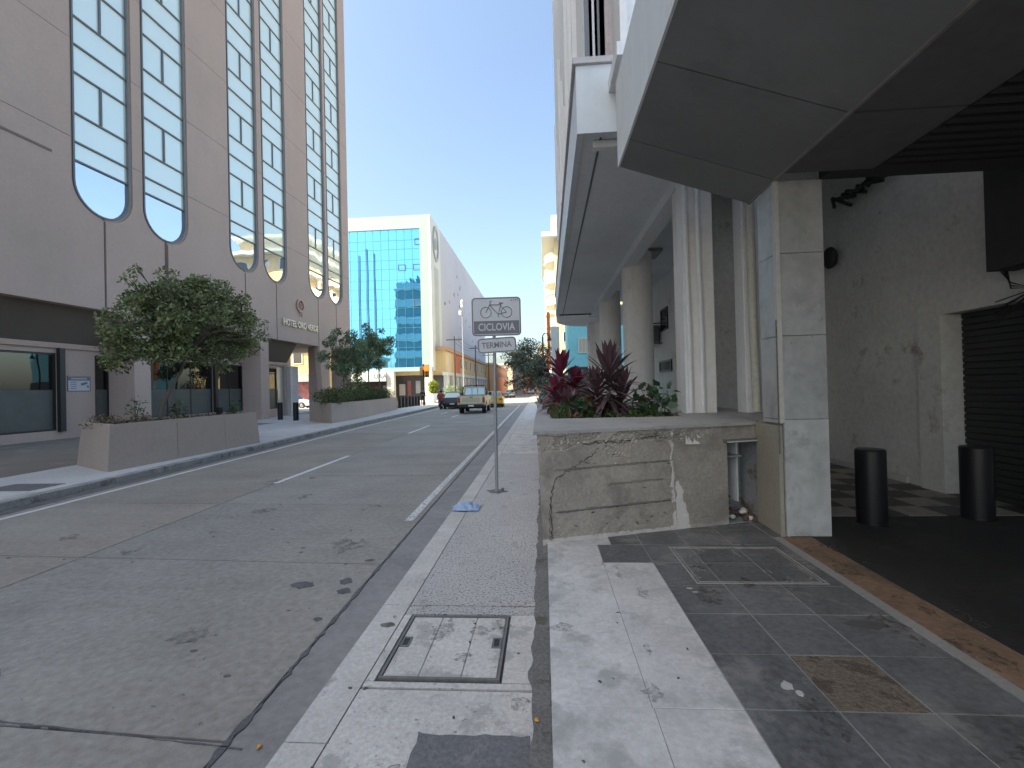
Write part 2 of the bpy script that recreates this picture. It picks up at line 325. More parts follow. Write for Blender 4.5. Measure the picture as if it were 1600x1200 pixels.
# painted lines
mb = strip(lambda Y: GT(Y)-.19+.003*Y*0, lambda Y: GT(Y)-.08, [5.9, 8, 12, 16, 20, 25, 30, 36, 44], ZR-.02, ZR+.004)
ob('edge_line', mb, m_paint, road, label='worn white edge line beside the right gutter')
mb = strip(lambda Y: KL(Y)+.47+.004*Y, lambda Y: KL(Y)+.57+.004*Y, [-4, 2, 6.5, 14, 22.5, 30, 44], ZR-.02, ZR+.004)
ob('edge_line', mb, M('white_road_paint', (.62, .62, .6), .7, .08, 2, 20, .08, alpha=(7, .30)), road, label='white edge line along the left kerb')
for a, b in ((8.4, 11.9), (17.8, 21.5), (27.4, 30.2), (34.2, 35.3), (38, 41)):
    ob('lane_dash', strip(lambda Y: CJ(Y)-.02, lambda Y: CJ(Y)+.09, [a, b], ZR-.02, ZR+.004), MATS['white_road_paint'], road)
ob('lane_dash', strip(lambda Y: CJ(Y)-1.5, lambda Y: CJ(Y)-1.38, [31.5, 34], ZR-.02, ZR+.004), MATS['white_road_paint'], road)
ob('gutter_dirt', strip(lambda Y: KL(Y)-.005, lambda Y: KL(Y)+.30+.08*mn.noise((Y*.9, 0, 0)), [-4+.5*k for k in range(98)], ZR-.02, ZR+.003), M('gutter_dirt', (.13, .12, .11), .95, .25, 3, 20, .3), road)
# tar joint along the gutter
def wob_strip(pts, wfun, z0, z1, sub=14, jit=.5):
    P = []
    for a, b in zip(pts, pts[1:]):
        for i in range(sub): P.append(Vector(a).lerp(Vector(b), i/sub))
    P.append(Vector(pts[-1])); n = len(P); v = []
    for i, p in enumerate(P):
        d = (P[min(i+1, n-1)]-P[max(i-1, 0)]).normalized(); q = Vector((-d.y, d.x)); wd = wfun(i/(n-1))
        a = p+q*wd*(.5+random.uniform(-jit, jit)); b = p-q*wd*(.5+random.uniform(-jit, jit))
        v += [(a.x, a.y, z0), (b.x, b.y, z0), (a.x, a.y, z1), (b.x, b.y, z1)]
    f = []
    for i in range(n-1): a, b = 4*i, 4*i+4; f += [(a+3, a+2, b+2, b+3), (a+2, a, b, b+2), (a+3, b+3, b+1, a+1)]
    return MB().add(v, f)
ob('tar_seam', wob_strip([(GT(y)+.004, y) for y in (-1, 1, 1.9, 2.6, 3.3, 4.3, 5.5, 8, 12, 18)], lambda t: .030*(1-t)+.008, ZR-.02, ZR+.003), m_tar, road, label='dark tar seam along the right gutter')
ob('tar_seam', wob_strip([(-4.9, 2.35), (-4.2, 2.32), (-3.4, 2.27), (-2.6, 2.22), (-1.5, 2.12)], lambda t: .05*math.sin(math.pi*min(1, t*1.3+.05))+.008, ZR-.02, ZR+.003), m_tar, road, label='dark tar seam across the near lane')
def blob(cx, cy, rx, ry, z0, z1, n=22, j=.18):
    ph = random.random()*9
    poly = [(cx+rx*math.cos(t)*(1+j*mn.noise((math.cos(t)*1.5+ph, math.sin(t)*1.5, 0))*1.6), cy+ry*math.sin(t)*(1+j*mn.noise((math.cos(t)*1.5, math.sin(t)*1.5+ph, 3))*1.6)) for t in [2*math.pi*i/n for i in range(n)]]
    return MB().prism(poly, z0, z1)
for cx, cy, rx, ry in ((-2.2, 3.94, .10, .075), (-1.83, 4.02, .055, .06), (-1.76, 3.82, .06, .05), (-1.80, 4.52, .04, .03), (-1.75, 3.35, .03, .03)):
    ob('tar_patch', blob(cx, cy, rx, ry, ZR-.02, ZR+.005, j=.35), m_tar, road)
for i in range(26):
    x = random.uniform(-6.5, -1.9); y = random.uniform(1.9, 7)
    ob('tar_fleck', blob(x, y, random.uniform(.012, .03), random.uniform(.006, .018), ZR-.02, ZR+.003, 8), m_tar, road)

# right lower sidewalk, kerb
walk = empty('lower_sidewalk', (-.6, 10, 0), 'pale concrete sidewalk strip beside the street', kind='structure')
ob('walk_bed', strip(lambda Y: KR(Y)+.02, lambda Y: -.02, [-4, 8, 30, 46], -.29, -.014), m_joint, walk)
ks = [-3, -.6, 2.02, 3.34, 5.2, 8.0, 11, 14, 17, 20, 24, 28, 33, 39, 46]
for a, b in zip(ks, ks[1:]):
    wdt = .20
    mb = strip(lambda Y: KR(Y), lambda Y: KR(Y)+wdt, [a+.004, (a+b)/2, b-.004], -.2, 0)
    ob('kerb_stone', mb, m_kerb, walk)
def wslab(y0, y1, mt, x0f=lambda Y: KR(Y)+.208, x1=-.075, z=0., hole=None):
    n = max(1, int((y1-y0)/1.5)); ys = [y0+.006+(y1-y0-.012)*i/n for i in range(n+1)]
    ob('slab', strip(x0f, lambda Y: x1, ys, -.08, z), mt, walk)
wslab(-3, .2, m_walk); wslab(.2, 2.40, m_walk)
# slab with the access cover: four pieces round the hole
HX0, HX1, HY0, HY1 = -.955, -.285, 2.50, 3.165
wslab(2.41, HY0-.035, m_walk); wslab(HY1+.035, 3.33, m_agg)
ob('slab', strip(lambda Y: KR(Y)+.208, lambda Y: HX0-.02, [HY0-.032, HY1+.032], -.08, 0), m_walk, walk)
ob('slab', strip(lambda Y: HX1+.02, lambda Y: -.075, [HY0-.032, HY1+.032], -.08, 0), m_walk, walk)
wslab(3.335, 8.2, m_agg); wslab(8.2, 11, m_agg)
for a, b in ((11, 14.5), (14.5, 18), (18, 22), (22, 27), (27, 33), (33, 39), (39, 46)): wslab(a, b, m_walk)
# dirty mortar strip along the foot of the step, ragged on its left
pts = []; y = -2
v = []; f = []
while y < 9:
    xl_ = -.105-.035*mn.noise((y*2.1, 0, 0))-.03*mn.noise((y*7.3, 1, 0)); v += [(xl_, y, .004), (-.004, y, .006)]; y += .06
for i in range(len(v)//2-1): a = 2*i; f.append((a, a+1, a+3, a+2))
ob('mortar_strip', MB().add(v, f), m_dirtstrip, walk)
ob('asphalt_patch', MB().prism([(-.62+.02*mn.noise((k*.9, 0, 0)), 1.2+.9*k/14) for k in range(15)]+[(-.6+.5*k/12, 2.09+.03*mn.noise((k*1.3, 5, 0))) for k in range(13)]+[(-.09, 1.2)], -.01, .005), m_patch, walk, label='dark square asphalt patch at the foot of the step')
ob('kerb_stain', blob(-1.1, 3.05, .05, .03, -.01, .003), m_dirtstrip, walk)
# access cover
cov = empty('access_cover', (-.62, 2.83, 0), 'square concrete access cover in a rusted steel frame set in the lower sidewalk', 'manhole cover')
m_steel = M('dark_cover_steel', (.15, .145, .14), .6, .15, 5, 40, .2, bump=.003)
sk_ = .012
def covbar(x0, x1, y0, y1, z0=-.06, z1=.004): return MB().box(x0, x1, y0, y1, z0, z1)
ob('frame', MB().box(HX0-.006, HX1+.006, HY0-.016, HY0, -.06, .006).box(HX0-.006, HX1+.006, HY1, HY1+.016, -.06, .006).box(HX0-.006, HX0+.010, HY0+.001, HY1-.001, -.06, .006).box(HX1-.010, HX1+.006, HY0+.001, HY1-.001, -.06, .006), m_steel, cov)
for x0, x1 in ((HX0+.014, -.7405), (-.7375, -.4985), (-.4955, HX1-.014)):
    ob('panel', MB().bbox(x0, x1, HY0+.006, HY1-.006, -.05, .001, .004, 1), m_walk, cov)
for x0, x1 in ((HX0+.017, HX0+.075), (HX1-.075, HX1-.017)):
    h = ob('lifting_socket', ring([(x0, 2.79), (x1, 2.79), (x1, 2.90), (x0, 2.90)], [(x0+.012, 2.803), (x1-.012, 2.803), (x1-.012, 2.887), (x0+.012, 2.887)], -.02, .007), m_steel, cov)
    ob('socket_floor', MB().box(x0+.01, x1-.01, 2.80, 2.89, -.02, .003), m_blackp, h)

# upper paving and step
ZP = .10
pave = empty('upper_paving', (1.2, 2, ZP), 'raised paving of pale concrete slabs and dark slate tiles', kind='structure')
ob('paving_bed', MB().prism([(0, -3), (2.18, -3), (2.18, 5.2), (.3, 4.6), (0, 4.4)], -.25, ZP-.0025), m_grout, pave)
TX = [.885, 1.30, 1.71, 2.165]; TY = [4.78, 4.35, 3.91, 3.47, 3.05, 2.60, 2.165, 1.73, 1.30, .87, .44, 0, -.43]
def slabp(x0, x1, y0, y1, mt, zt=ZP, g=.003, nm='tile', **k):
    e = random.uniform(-.0012, .0012)
    return ob(nm, MB().bbox(x0+g, x1-g, y0+g, y1-g, zt-.05, zt+e, .002, 1), mt, pave, **k)
for i, (b, a) in enumerate(zip(TY, TY[1:])):
    for j, (x0, x1) in enumerate(zip(TX, TX[1:])):
        if (i, j) == (5, 1):
            slabp(x0, x1, a, b, m_broken, ZP-.0005, label='missing tile showing rough brown mortar bed'); continue
        slabp(x0, x1, a, b, m_tile)
slabp(.47, .885, 3.91, 4.35, m_tile); slabp(.60, .885, 4.352, 4.66, m_tile)
slabp(1.30, 1.71, 4.785, 5.0, m_tile); slabp(1.71, 2.165, 4.785, 5.18, m_tile)
slabp(2.168, 2.30, 4.6, 5.1, m_tile)
for x0, x1, y0, y1 in ((0, .47, 2.16, 4.345), (0, .597, 4.352, 4.60), (.47, .885, 2.16, 3.91), (0, .475, .1, 2.16), (.475, .885, .1, 2.16), (0, .475, -2, .1), (.475, .885, -2, .1)):
    slabp(x0, x1, y0, y1, m_slab, nm='slab', g=.0018)
# step nosing, cracked
ob('step_face', MB().box(-.006, .003, -2.5, 4.36, -.2, ZP-.002), m_dirtstrip, pave)
# inset cover in the dark tiles: thin metal frame lines
cv2 = empty('tiled_access_cover', (1.6, 3.9, ZP), 'rectangular floor hatch among the dark slate tiles, outlined by a thin worn metal frame', 'floor hatch')
m_fl = M('worn_brass_edge', (.30, .29, .27), .6, .2, 5, 30, .2)
ox0, ox1, oy0, oy1 = 1.11, 2.06, 3.50, 4.28
ob('frame', ring([(ox0, oy0), (ox1, oy0), (ox1, oy1), (ox0, oy1)], [(ox0+.012, oy0+.012), (ox1-.012, oy0+.012), (ox1-.012, oy1-.012), (ox0+.012, oy1-.012)], ZP-.01, ZP+.005), m_fl, cv2)
ob('lid_edge', ring([(ox0+.03, oy0+.03), (ox1-.03, oy0+.03), (ox1-.03, oy1-.03), (ox0+.03, oy1-.03)], [(ox0+.036, oy0+.036), (ox1-.036, oy0+.036), (ox1-.036, oy1-.036), (ox0+.036, oy1-.036)], ZP-.01, ZP+.004), m_fl, cv2)
# litter marks on the tiles
for cx, cy, rx, ry in ((1.16, 2.33, .025, .035), (1.19, 2.28, .015, .02), (1.03, 3.42, .02, .01), (1.05, 3.36, .018, .008)):
    ob('dried_spill', blob(cx, cy, rx, ry, ZP-.01, ZP+.004, 14, .4), M('dried_white_spill', (.42, .42, .40), .9), pave)
ob('wet_stain', blob(1.93, 2.93, .10, .055, ZP-.01, ZP+.0035, 14, .4), M('dark_wet_stain', (.085, .085, .085), .5), pave)
for i in range(9):
    x = random.uniform(.05, .85); y = random.uniform(1.1, 4.2)
    ob('gum_spot', blob(x, y, random.uniform(.004, .012), random.uniform(.004, .010), ZP-.01, ZP+.003, 12, .7), m_joint, pave)
for i in range(10):
    x = random.uniform(-1.15, -.15); y = random.uniform(1.4, 3.3)
    ob('gum_spot', blob(x, y, random.uniform(.004, .010), random.uniform(.004, .009), -.01, .007, 12, .7), m_joint, walk)
def patches(n, xr, yr, sr, z, mt, par, nm='dirt_patch'):
    for _ in range(n):
        a = random.uniform(*sr); ob(nm, blob(random.uniform(*xr), random.uniform(*yr), a*random.uniform(.5, 1), a*random.uniform(.6, 1.6), z-.01, z+.0035+random.random()*.001, 18, .8), mt, par)
m_dirt = M('brown_black_dirt', (.085, .075, .062), .95, .3, 6, 50, .35, alpha=(26, .44), asoft=.30); m_pdirt = M('grey_dirt_film', (.30, .29, .275), .95, .2, 5, 50, .3, alpha=(30, .42), asoft=.35); m_cem = M('cement_smear', (.30, .295, .28), .95, .2, 5, 50, .3, alpha=(34, .46), asoft=.2)
patches(34, (2.28, 2.62), (.8, 4.5), (.03, .10), ZP, m_dirt, pave); patches(7, (1.0, 2.1), (1.4, 4.6), (.04, .11), ZP, m_dirt, pave); patches(12, (1.1, 2.05), (3.5, 4.25), (.03, .08), ZP, m_cem, pave)
patches(9, (.05, .85), (1.2, 4.2), (.02, .07), ZP, m_pdirt, pave); patches(16, (-1.2, -.12), (1.3, 3.3), (.02, .08), .001, m_pdirt, walk)
patches(14, (-6.5, -1.8), (2.0, 9), (.05, .22), ZR, M('road_oil_film', (.17, .165, .16), .8, .2, 5, 40, .3, alpha=(14, .42), asoft=.4), road)
# covered bay floor
bay = empty('bay_floor', (3.7, 3, ZP), 'dark floor of the covered bay with a brown strip along its edge', kind='structure')
ob('edge_strip', MB().box(2.168, 2.245, -3, 4.56, -.2, ZP+.001), m_grout, bay)
ob('brown_strip', MB().box(2.247, 2.53, -3, 4.56, -.2, ZP-.001), m_rust, bay)
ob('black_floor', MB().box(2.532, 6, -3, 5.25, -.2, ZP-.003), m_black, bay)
for i in range(8):
    for j in range(9):
        x0 = 2.75+i*.4; y0 = 5.26+j*.4
        ob('floor_tile', MB().box(x0+.003, x0+.397, y0+.003, y0+.397, ZP-.05, ZP), m_ck_w if (i+j) % 2 else m_ck_b, bay)

# left sidewalk
lw = empty('left_sidewalk', (-13, 20, 0), 'wide pale sidewalk in front of the hotel', kind='structure')
ob('walk_bed', strip(lambda Y: -40, lambda Y: KL(Y)-.01, [-8, 6.5, 22.5, 44, 46], -.29, -.016), m_joint, lw)
ly = [-6, -2, 1, 3.5, 6, 8.5, 11, 13.5, 16, 18.5, 21, 24, 27, 30, 33, 37, 41, 46]
for a, b in zip(ly, ly[1:]):
    ob('kerb_stone', strip(lambda Y: KL(Y)-.22, lambda Y: KL(Y), [a+.006, b-.006], -.25, .002), M('dirty_left_kerb', (.34, .325, .30), .9, .2, 2.5, 30, .25, stain=(.18, .17, .155), stscale=3, stthr=.50, soft=.12), lw)
    ob('slab', strip(lambda Y: KL(Y)-2.6, lambda Y: KL(Y)-.228, [a+.006, b-.006], -.1, 0), m_lwalk, lw)
    ob('slab', strip(lambda Y: KL(Y)-5.2, lambda Y: KL(Y)-2.612, [a+.006, b-.006], -.1, 0), m_lwalk if b > 15 else m_lwalk2, lw)
    ob('slab', strip(lambda Y: -30, lambda Y: KL(Y)-5.212, [a+.006, b-.006], -.1, -.001), m_lwalk if b > 24 else m_lwalk2, lw)
ob('utility_lid', MB().box(-10.0, -9.0, 7.35, 7.95, -.02, .008), m_steel, lw)
ob('utility_lid', MB().box(-11.6, -10.7, 7.7, 8.1, -.02, .008), m_steel, lw)

# ------------------------------------------------------------------ hotel (local frame: x outwards, y along the facade)
hot = empty('hotel_building', (-18.44, 0, 0), 'tall taupe hotel with long round-ended window strips and an arched ground floor', 'building', rz=-.035)
Wc = [17.45, 20.45, 25.85, 28.83, 34.05, 36.9]; WR = 1.17; ZB = 10.12   # centres, half width, centre of the bottom arc
def arc(cx, cy, r, a0, a1, n=8): return [(cx+r*math.cos(R(a0+(a1-a0)*i/n)), cy+r*math.sin(R(a0+(a1-a0)*i/n))) for i in range(n+1)]
piers = [(10.2, 11.0), (18.65, 19.45), (27.1, 27.9), (34.65, 35.6), (38.95, 39.4)]
ZL, RC = 5.17, .95
def lower_poly(ya, yb, grow, slot):
    """outline (y,z) of the ground band between two pill centres, with pill bottoms, slots and arches cut out"""
    rr = WR+grow; p = [(ya+(slot if ya in Wc else 0), ZL)]
    for a, b in piers:
        if ya-1e-6 <= a and b <= yb+1e-6:
            if a-RC > ya: p += arc(a-RC, ZL-RC, RC, 90, 0)
            p += [(a, 0), (b, 0)]
            if b+RC < yb: p += arc(b+RC, ZL-RC, RC, 180, 90)
            elif b < yb: p += [(b, ZL)]
    if p[-1][0] < yb-1e-6 or p[-1][1] != ZL:
        if yb in Wc or p[-1][1] > 1: p += [(yb-(slot if yb in Wc else 0), ZL)]
    if yb in Wc:
        p += [(q[0], q[1]) for q in arc(yb, ZB, rr, 270, 180, 10) if q[0] < yb-slot]; i0 = next(i for i, q in enumerate(p) if q[0] == yb-slot and q[1] == ZL)+1; p.insert(i0, (yb-slot, ZB-math.sqrt(rr*rr-slot*slot)))
        if True: p += [(yb-rr, 11.66)]
    else: p += [(yb, 11.66)]
    if ya in Wc:
        p += [(ya+rr, 11.66)]+[q for q in arc(ya, ZB, rr, 0, -90, 10) if q[0] > ya+slot]+[(ya+slot, ZB-math.sqrt(rr*rr-slot*slot))]
    else: p += [(ya, 11.66)]
    out = []
    for q in p:
        if not out or (abs(q[0]-out[-1][0])+abs(q[1]-out[-1][1])) > 1e-4: out.append(q)
    return out
segs = [11.0]+Wc+[39.4]
for a, b in zip(segs, segs[1:]):
    ob('facade_panel', MB().prism(lower_poly(a, b, .10, .05), -.07, 0, 'x'), m_hotel, hot, local=True)
    ob('facade_backing', MB().prism(lower_poly(a, b, 0, 0), -.42, -.073, 'x'), m_hotel, hot, local=True)
ob('facade_panel', MB().box(-.42, 0, -20, 10.99, ZL, 11.66), m_hotel, hot, local=True)
for a in (-6.4, 1.9, 10.2): ob('pier', MB().box(-.42, 0, a, a+.8, 0, ZL-.003), m_hotel, hot, local=True)
ZS = 3.83; k = 0; z0 = 11.68
edges = [-20, -10, 0, 8.2]+sum([[c-WR, c+WR] for c in Wc], [])+[39.4]
while z0 < 39:
    z1 = z0+ZS-.02
    for a, b in zip(edges[:-1], edges[1:]):
        if any(abs(a-(c-WR)) < 1e-6 for c in Wc): continue
        ga = .10 if any(abs(a-(c+WR)) < 1e-6 for c in Wc) else .0; gb = .10 if any(abs(b-(c-WR)) < 1e-6 for c in Wc) else .0
        ob('facade_panel', MB().box(-.07, 0, a+ga, b-gb, z0, z1), m_hotel, hot, local=True)
    z0 += ZS
mb = MB()
for a, b in zip(edges[:-1], edges[1:]):
    if any(abs(a-(c-WR)) < 1e-6 for c in Wc): continue
    mb.box(-.42, -.073, a, b, 11.662, 42)
ob('facade_backing', mb, m_hotel, hot, local=True)
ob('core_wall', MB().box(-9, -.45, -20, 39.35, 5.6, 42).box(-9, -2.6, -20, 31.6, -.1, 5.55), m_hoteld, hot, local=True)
ob('rear_wing_wall', MB().box(-15.5, -9.01, 20, 39.2, 0, 24), M('rear_wing_render', (.20, .24, .26), .9, .1, .3), hot, local=True)
for i in range(7):
    w_ = ob('wing_balcony', MB().box(-15.6, -8.9, 39.2, 39.7, 3.8*i+1.2, 3.8*i+2.9), M('wing_balcony_pale', (.50, .56, .56), .8, .05), hot, local=True)
for i in range(6):
    ob('roof_fin', MB().prism([(-15.4+i*1.1, 24), (-14.3+i*1.1, 24), (-14.3+i*1.1, 24.5+i*.45), (-15.4+i*1.1, 25.6+i*.45)], 30, 39.2, 'y'), M('rear_wing_render', (.1, .1, .1)), hot, local=True)
ob('soffit', MB().box(-9, -.43, -20, 39.38, ZL+.02, 5.58), m_hotel, hot, local=True)
# slanted band under the arches: the recessed ground floor
for i, (a, b) in enumerate(piers[:4]):
    ob('pier', MB().box(-1.25, -.425, a, b, 0, ZL+.01), m_hotel, hot, local=True)
ob('pier', MB().box(-1.4, -.425, 38.6, 39.38, 0, ZL+.01), m_hotel, hot, local=True)
ob('pier', MB().box(-6.6, -5.6, 38.4, 39.3, 0, ZL+.01), m_hotel, hot, local=True)
sl = [(-20, -6.4), (-5.6, 1.9), (2.7, 10.2), (11.0, 18.65), (19.45, 27.1), (27.9, 31.8)]
for a, b in sl: ob('sloping_soffit', MB().prism([(-.43, ZL+.01), (-.43, ZL+.3), (-1.3, ZL+.3), (-1.3, 3.72)], a+.002, b-.002, 'y'), M('soffit_shade_brown', (.13, .108, .09), .9, .08, .5, 9, .06), hot, local=True)  # far darker than the render: shade under the overhang put into the colour
# slots lined with a thin dark gap below each pill
for c in Wc:
    zb = ZL if not any(a-RC < c < b+RC for a, b in piers) else ZL
    ob('groove', MB().box(-.075, -.055, c-.049, c+.049, ZL+.02, ZB-WR+.02), m_hoteld, hot, local=True)
# pill windows
for ci, c in enumerate(Wc):
    top = 22 if ci < 2 else 42
    if ci > 3: top = 42
    n = 16; pb = arc(c, ZB, WR, 180, 360, n)
    inner = arc(c, ZB, WR-.07, 180, 360, n)
    v = []; f = []
    O = [(c-WR, top)]+pb+[(c+WR, top)]; I = [(c-WR+.07, top)]+inner+[(c+WR-.07, top)]
    for (P_, x) in ((O, -.02), (I, -.02), (O, -.16), (I, -.16)): v += [(x, y, z) for y, z in P_]
    kk = len(O)
    for i in range(kk-1): f += [(i, i+1, kk+i+1, kk+i), (kk+i, kk+i+1, 3*kk+i+1, 3*kk+i), (i, 2*kk+i, 2*kk+i+1, i+1)]
    fr = ob('window', MB().add(v, f), m_frame, hot, local=True)
    w0, w1 = c-WR+.07, c+WR-.07
    def pane(y0, y1, za, zb_, mt=m_mirrorw):
        e = random.uniform(-.003, .003)
        ob('pane', MB().add([(-.12+e, y0, za), (-.12-e, y1, za), (-.12-e*.5, y1, zb_), (-.12+e*.5, y0, zb_)], [(0, 1, 2, 3)]), mt, fr, local=True)
    def bar(za): ob('mullion', MB().box(-.15, -.06, w0, w1, za-.035, za+.035), m_frame, fr, local=True)
    zr = 10.87
    arcp = [(y, z) for y, z in inner]
    pts = [(-.12, w0, zr-.03)]+[(-.12, y, z) for y, z in arcp]+[(-.12, w1, zr-.03)]
    ob('pane', MB().add(pts, [tuple(range(len(pts)))]), m_mirrorb, fr, local=True, label='clear round-ended bottom pane')
    bar(zr); pane(w0, w1, zr+.03, 11.57, m_mirrorw); bar(11.6); pane(w0, w1, 11.63, 12.70); bar(12.73)
    z = 12.73
    while z < top-1:
        pane(w0, c-.04, z+.03, z+1.57); pane(c+.04, w1, z+.03, z+1.57)
        ob('mullion', MB().box(-.15, -.06, c-.035, c+.035, z+.036, z+1.565), m_frame, fr, local=True); bar(z+1.6)
        pane(w0, w1, z+1.63, z+2.68); bar(z+2.71); pane(w0, w1, z+2.74, z+3.79); bar(z+3.82); z += ZS
    if top < 40: ob('head_wall', MB().box(-.42, -.1, c-WR, c+WR, top, 42), m_hotel, hot, local=True)
# recessed ground floor wall with shop windows: x = -1.28
XW = -1.28; 
def wallbox(y0, y1, z0, z1, mt=m_hotel): return ob('ground_wall', MB().box(XW-.3, XW, y0, y1, z0, z1), mt, hot, local=True)
wins = [(2.9, 9.2), (10.9, 16.6), (18.08, 18.76), (20.3, 24.72), (25.0, 27.25), (28.4, 30.7)]
zt, zb = 3.4, .35
y = -20
for a, b in wins:
    wallbox(y, a, 0, ZL); wallbox(a, b, 0, zb if a < 17 else .55); wallbox(a, b, zt, ZL); y = b
wallbox(31.55, 31.8, 0, ZL)
wallbox(30.7, 31.55, zt+.1, ZL)
for a, b in wins:
    z0 = (zb if a < 17 else .55)
    wn = ob('shop_window', ring([(a, z0), (b, z0), (b, zt), (a, zt)], [(a+.07, z0+.07), (b-.07, z0+.07), (b-.07, zt-.07), (a+.07, zt-.07)], 0, .1, frame_m((XW-.14, 0, 0), (0, 1, 0), (0, 0, 1))), m_dark, hot, local=True)
    ob('pane', MB().quad((XW-.1, a+.07, 1.95), (XW-.1, b-.07, 1.95), (XW-.1, b-.07, zt-.07), (XW-.1, a+.07, zt-.07)), m_shop, wn, local=True)
    ob('frosted_pane', MB().quad((XW-.1, a+.07, z0+.07), (XW-.1, b-.07, z0+.07), (XW-.1, b-.07, 1.95), (XW-.1, a+.07, 1.95)), m_frost, wn, local=True)
    if b-a > 1.5:
        k = 2 if b-a < 4 else 3
        for i in range(1, k):
            yy = a+(b-a)*i/k; ob('mullion', MB().box(XW-.12, XW-.08, yy-.02, yy+.02, z0+.07, zt-.07), m_dark, wn, local=True)
for yy in (24.72, 16.6): ob('downpipe', MB().box(XW+.002, XW+.16, yy, yy+.2, 0.3, 3.6), m_dark, hot, local=True)
ob('ledge', MB().box(XW+.001, XW+.10, -20, 31.79, 3.60, 3.80), m_hotel, hot, local=True)
d = ob('door', MB().box(XW-.2, XW-.1, 30.72, 31.53, .02, 3.48), M('pale_door_glass', (.35, .40, .38), .2, spec=.7), hot, local=True)
ob('handle', MB().box(XW-.1, XW-.05, 30.85, 30.9, 1.0, 1.9), m_chr, d, local=True)
ob('entrance_panel', MB().box(-2.6, XW+.3, 31.81, 32.0, .0, 3.5), M('pale_pink_wall', (.62, .58, .56), .8), hot, local=True)
ob('entrance_panel', MB().box(XW-.1, XW-.02, 32.01, 33.3, .0, 3.6), MATS['pale_pink_wall'], hot, local=True)
# cctv notice
cc = ob('cctv_notice', ring(rrect(.9, .62, .02, 2), rrect(.86, .58, .015, 2), 0, .02, frame_m((XW+.002, 17.43, 2.2), (0, 1, 0), (0, 0, 1))), m_frame, hot, local=True)
def np_(w_, h_, cy, cz, x, mt, nm='print'): ob(nm, MB().box(XW+.003, XW+x, 17.43+cy-w_/2, 17.43+cy+w_/2, 2.2+cz-h_/2, 2.2+cz+h_/2), mt, cc, local=True)
np_(.86, .58, 0, 0, .012, m_signw, 'face'); np_(.84, .14, 0, .20, .016, m_signg, 'header'); np_(.62, .04, 0, .2, .019, m_signw, 'header_line')
for i in range(4): np_(.22, .025, -.22, .06-i*.085, .016, m_signg, 'text_line')
mb = MB().add([(XW+.016, 17.47+a, 2.2+b) for a, b in ((0, .0), (.26, .08), (.30, .0), (.06, -.08))], [(0, 1, 2, 3)]).add([(XW+.017, 17.47+a, 2.2+b) for a, b in ((.24, -.08), (.34, -.08), (.34, -.18), (.28, -.16))], [(0, 1, 2, 3)])
ob('camera_symbol', mb, m_signg, cc, local=True)
ob('wall_slot', MB().box(.001, .03, 9.5, 15.5, 10.72, 10.80), m_hoteld, hot, local=True)
# name and emblem
m_let = M('brushed_letter', (.62, .60, .56), .35, metal=.3); m_em = M('bronze_pink_emblem', (.42, .27, .24), .4, metal=.2)
fm = frame_m((.08, 31.57, 6.42), (0, 1, 0), (0, 0, 1))
text('letters', 'HOTEL ORO VERDE', .62, fm, m_let, hot, .05, sx=.80, local=True, font_bold=.012)
em = ob('emblem', ring(arc(0, 0, .46, 0, 345, 23), arc(0, 0, .36, 0, 345, 23), 0, .1, frame_m((.02, 31.5, 7.85), (0, 1, 0), (0, 0, 1))), m_em, hot, local=True)
mb = MB()
for s in (-1, 1):
    mb.tube([(.09, 31.5+s*(.02+.14*math.sin(t)), 7.78+.14*math.cos(t)+.04) for t in [i*math.pi/6 for i in range(0, 9)]], .035, 5)
    mb.tube([(.09, 31.5+s*.1, 7.46), (.09, 31.5+s*.07, 7.18), (.09, 31.5+s*.14, 7.1)], .035, 5)
mb.tube([(.09, 31.3, 8.05), (.09, 31.5, 7.93), (.09, 31.7, 8.05)], .035, 5)
ob('emblem_figure', mb, m_em, em, local=True)

# ------------------------------------------------------------------ right-hand building
rb = empty('right_building', (3, 6, 0), 'pale weathered building with a sloping dark canopy, marble corner column and round columns', 'building')
X1, Z1, X2, Z2 = .91, 4.03, 2.28, 3.55
# fascia (vertical, pale) and its joints
fy = [5.13, 4.76, 4.35, 3.0, 1.6, .2, -1.4, -3]
for b, a in zip(fy, fy[1:]):
    ob('fascia_panel', MB().box(X1-.022, X1-.001, a+.004, b-.004, Z1-.006, 4.97), m_fascia, rb)
ob('fascia_end', MB().prism([(X1+.062, Z1+.03), (X2, Z2+.03), (X2, 4.6), (X1+.062, 4.95)], 5.05, 5.12, 'y'), m_fascia, rb)
ob('canopy_roof', MB().box(X1+.062, 8, -3, 5.045, 4.9, 4.96), m_white, rb)
sy = [5.12, 4.55, 3.47, 2.2, .9, -.6, -3]
for b, a in zip(sy, sy[1:]):
    g_ = .006
    mb = MB().add([(X1+.0, a+g_, Z1), (X1+.0, b-g_, Z1), (X2-.01, b-g_, Z2+.004), (X2-.01, a+g_, Z2+.004), (X1+.0, a+g_, Z1+.04), (X1+.0, b-g_, Z1+.04), (X2-.01, b-g_, Z2+.044), (X2-.01, a+g_, Z2+.044)],
                  [(0, 1, 2, 3), (7, 6, 5, 4), (0, 4, 5, 1), (1, 5, 6, 2), (2, 6, 7, 3), (3, 7, 4, 0)])
    ob('soffit_panel', mb, m_soff, rb)
ob('ridge_trim', MB().box(X2-.012, X2+.012, -3, 5.12, Z2-.012, Z2+.012), M('ridge_metal', (.22, .205, .185), .6, .2, 3), rb)
for a, b in ((3.48, 4.42), (1.2, 3.46), (-3, 1.18)):
    ob('soffit_panel', MB().box(X2+.013, 3.1, a, b, Z2, Z2+.06), M('dark_flat_soffit', (.12, .118, .112), .8, .15, .8, 10, .1), rb)
ob('ceiling', MB().box(3.1, 8, -3, 4.42, Z2+.05, Z2+.1), m_ceil, rb)
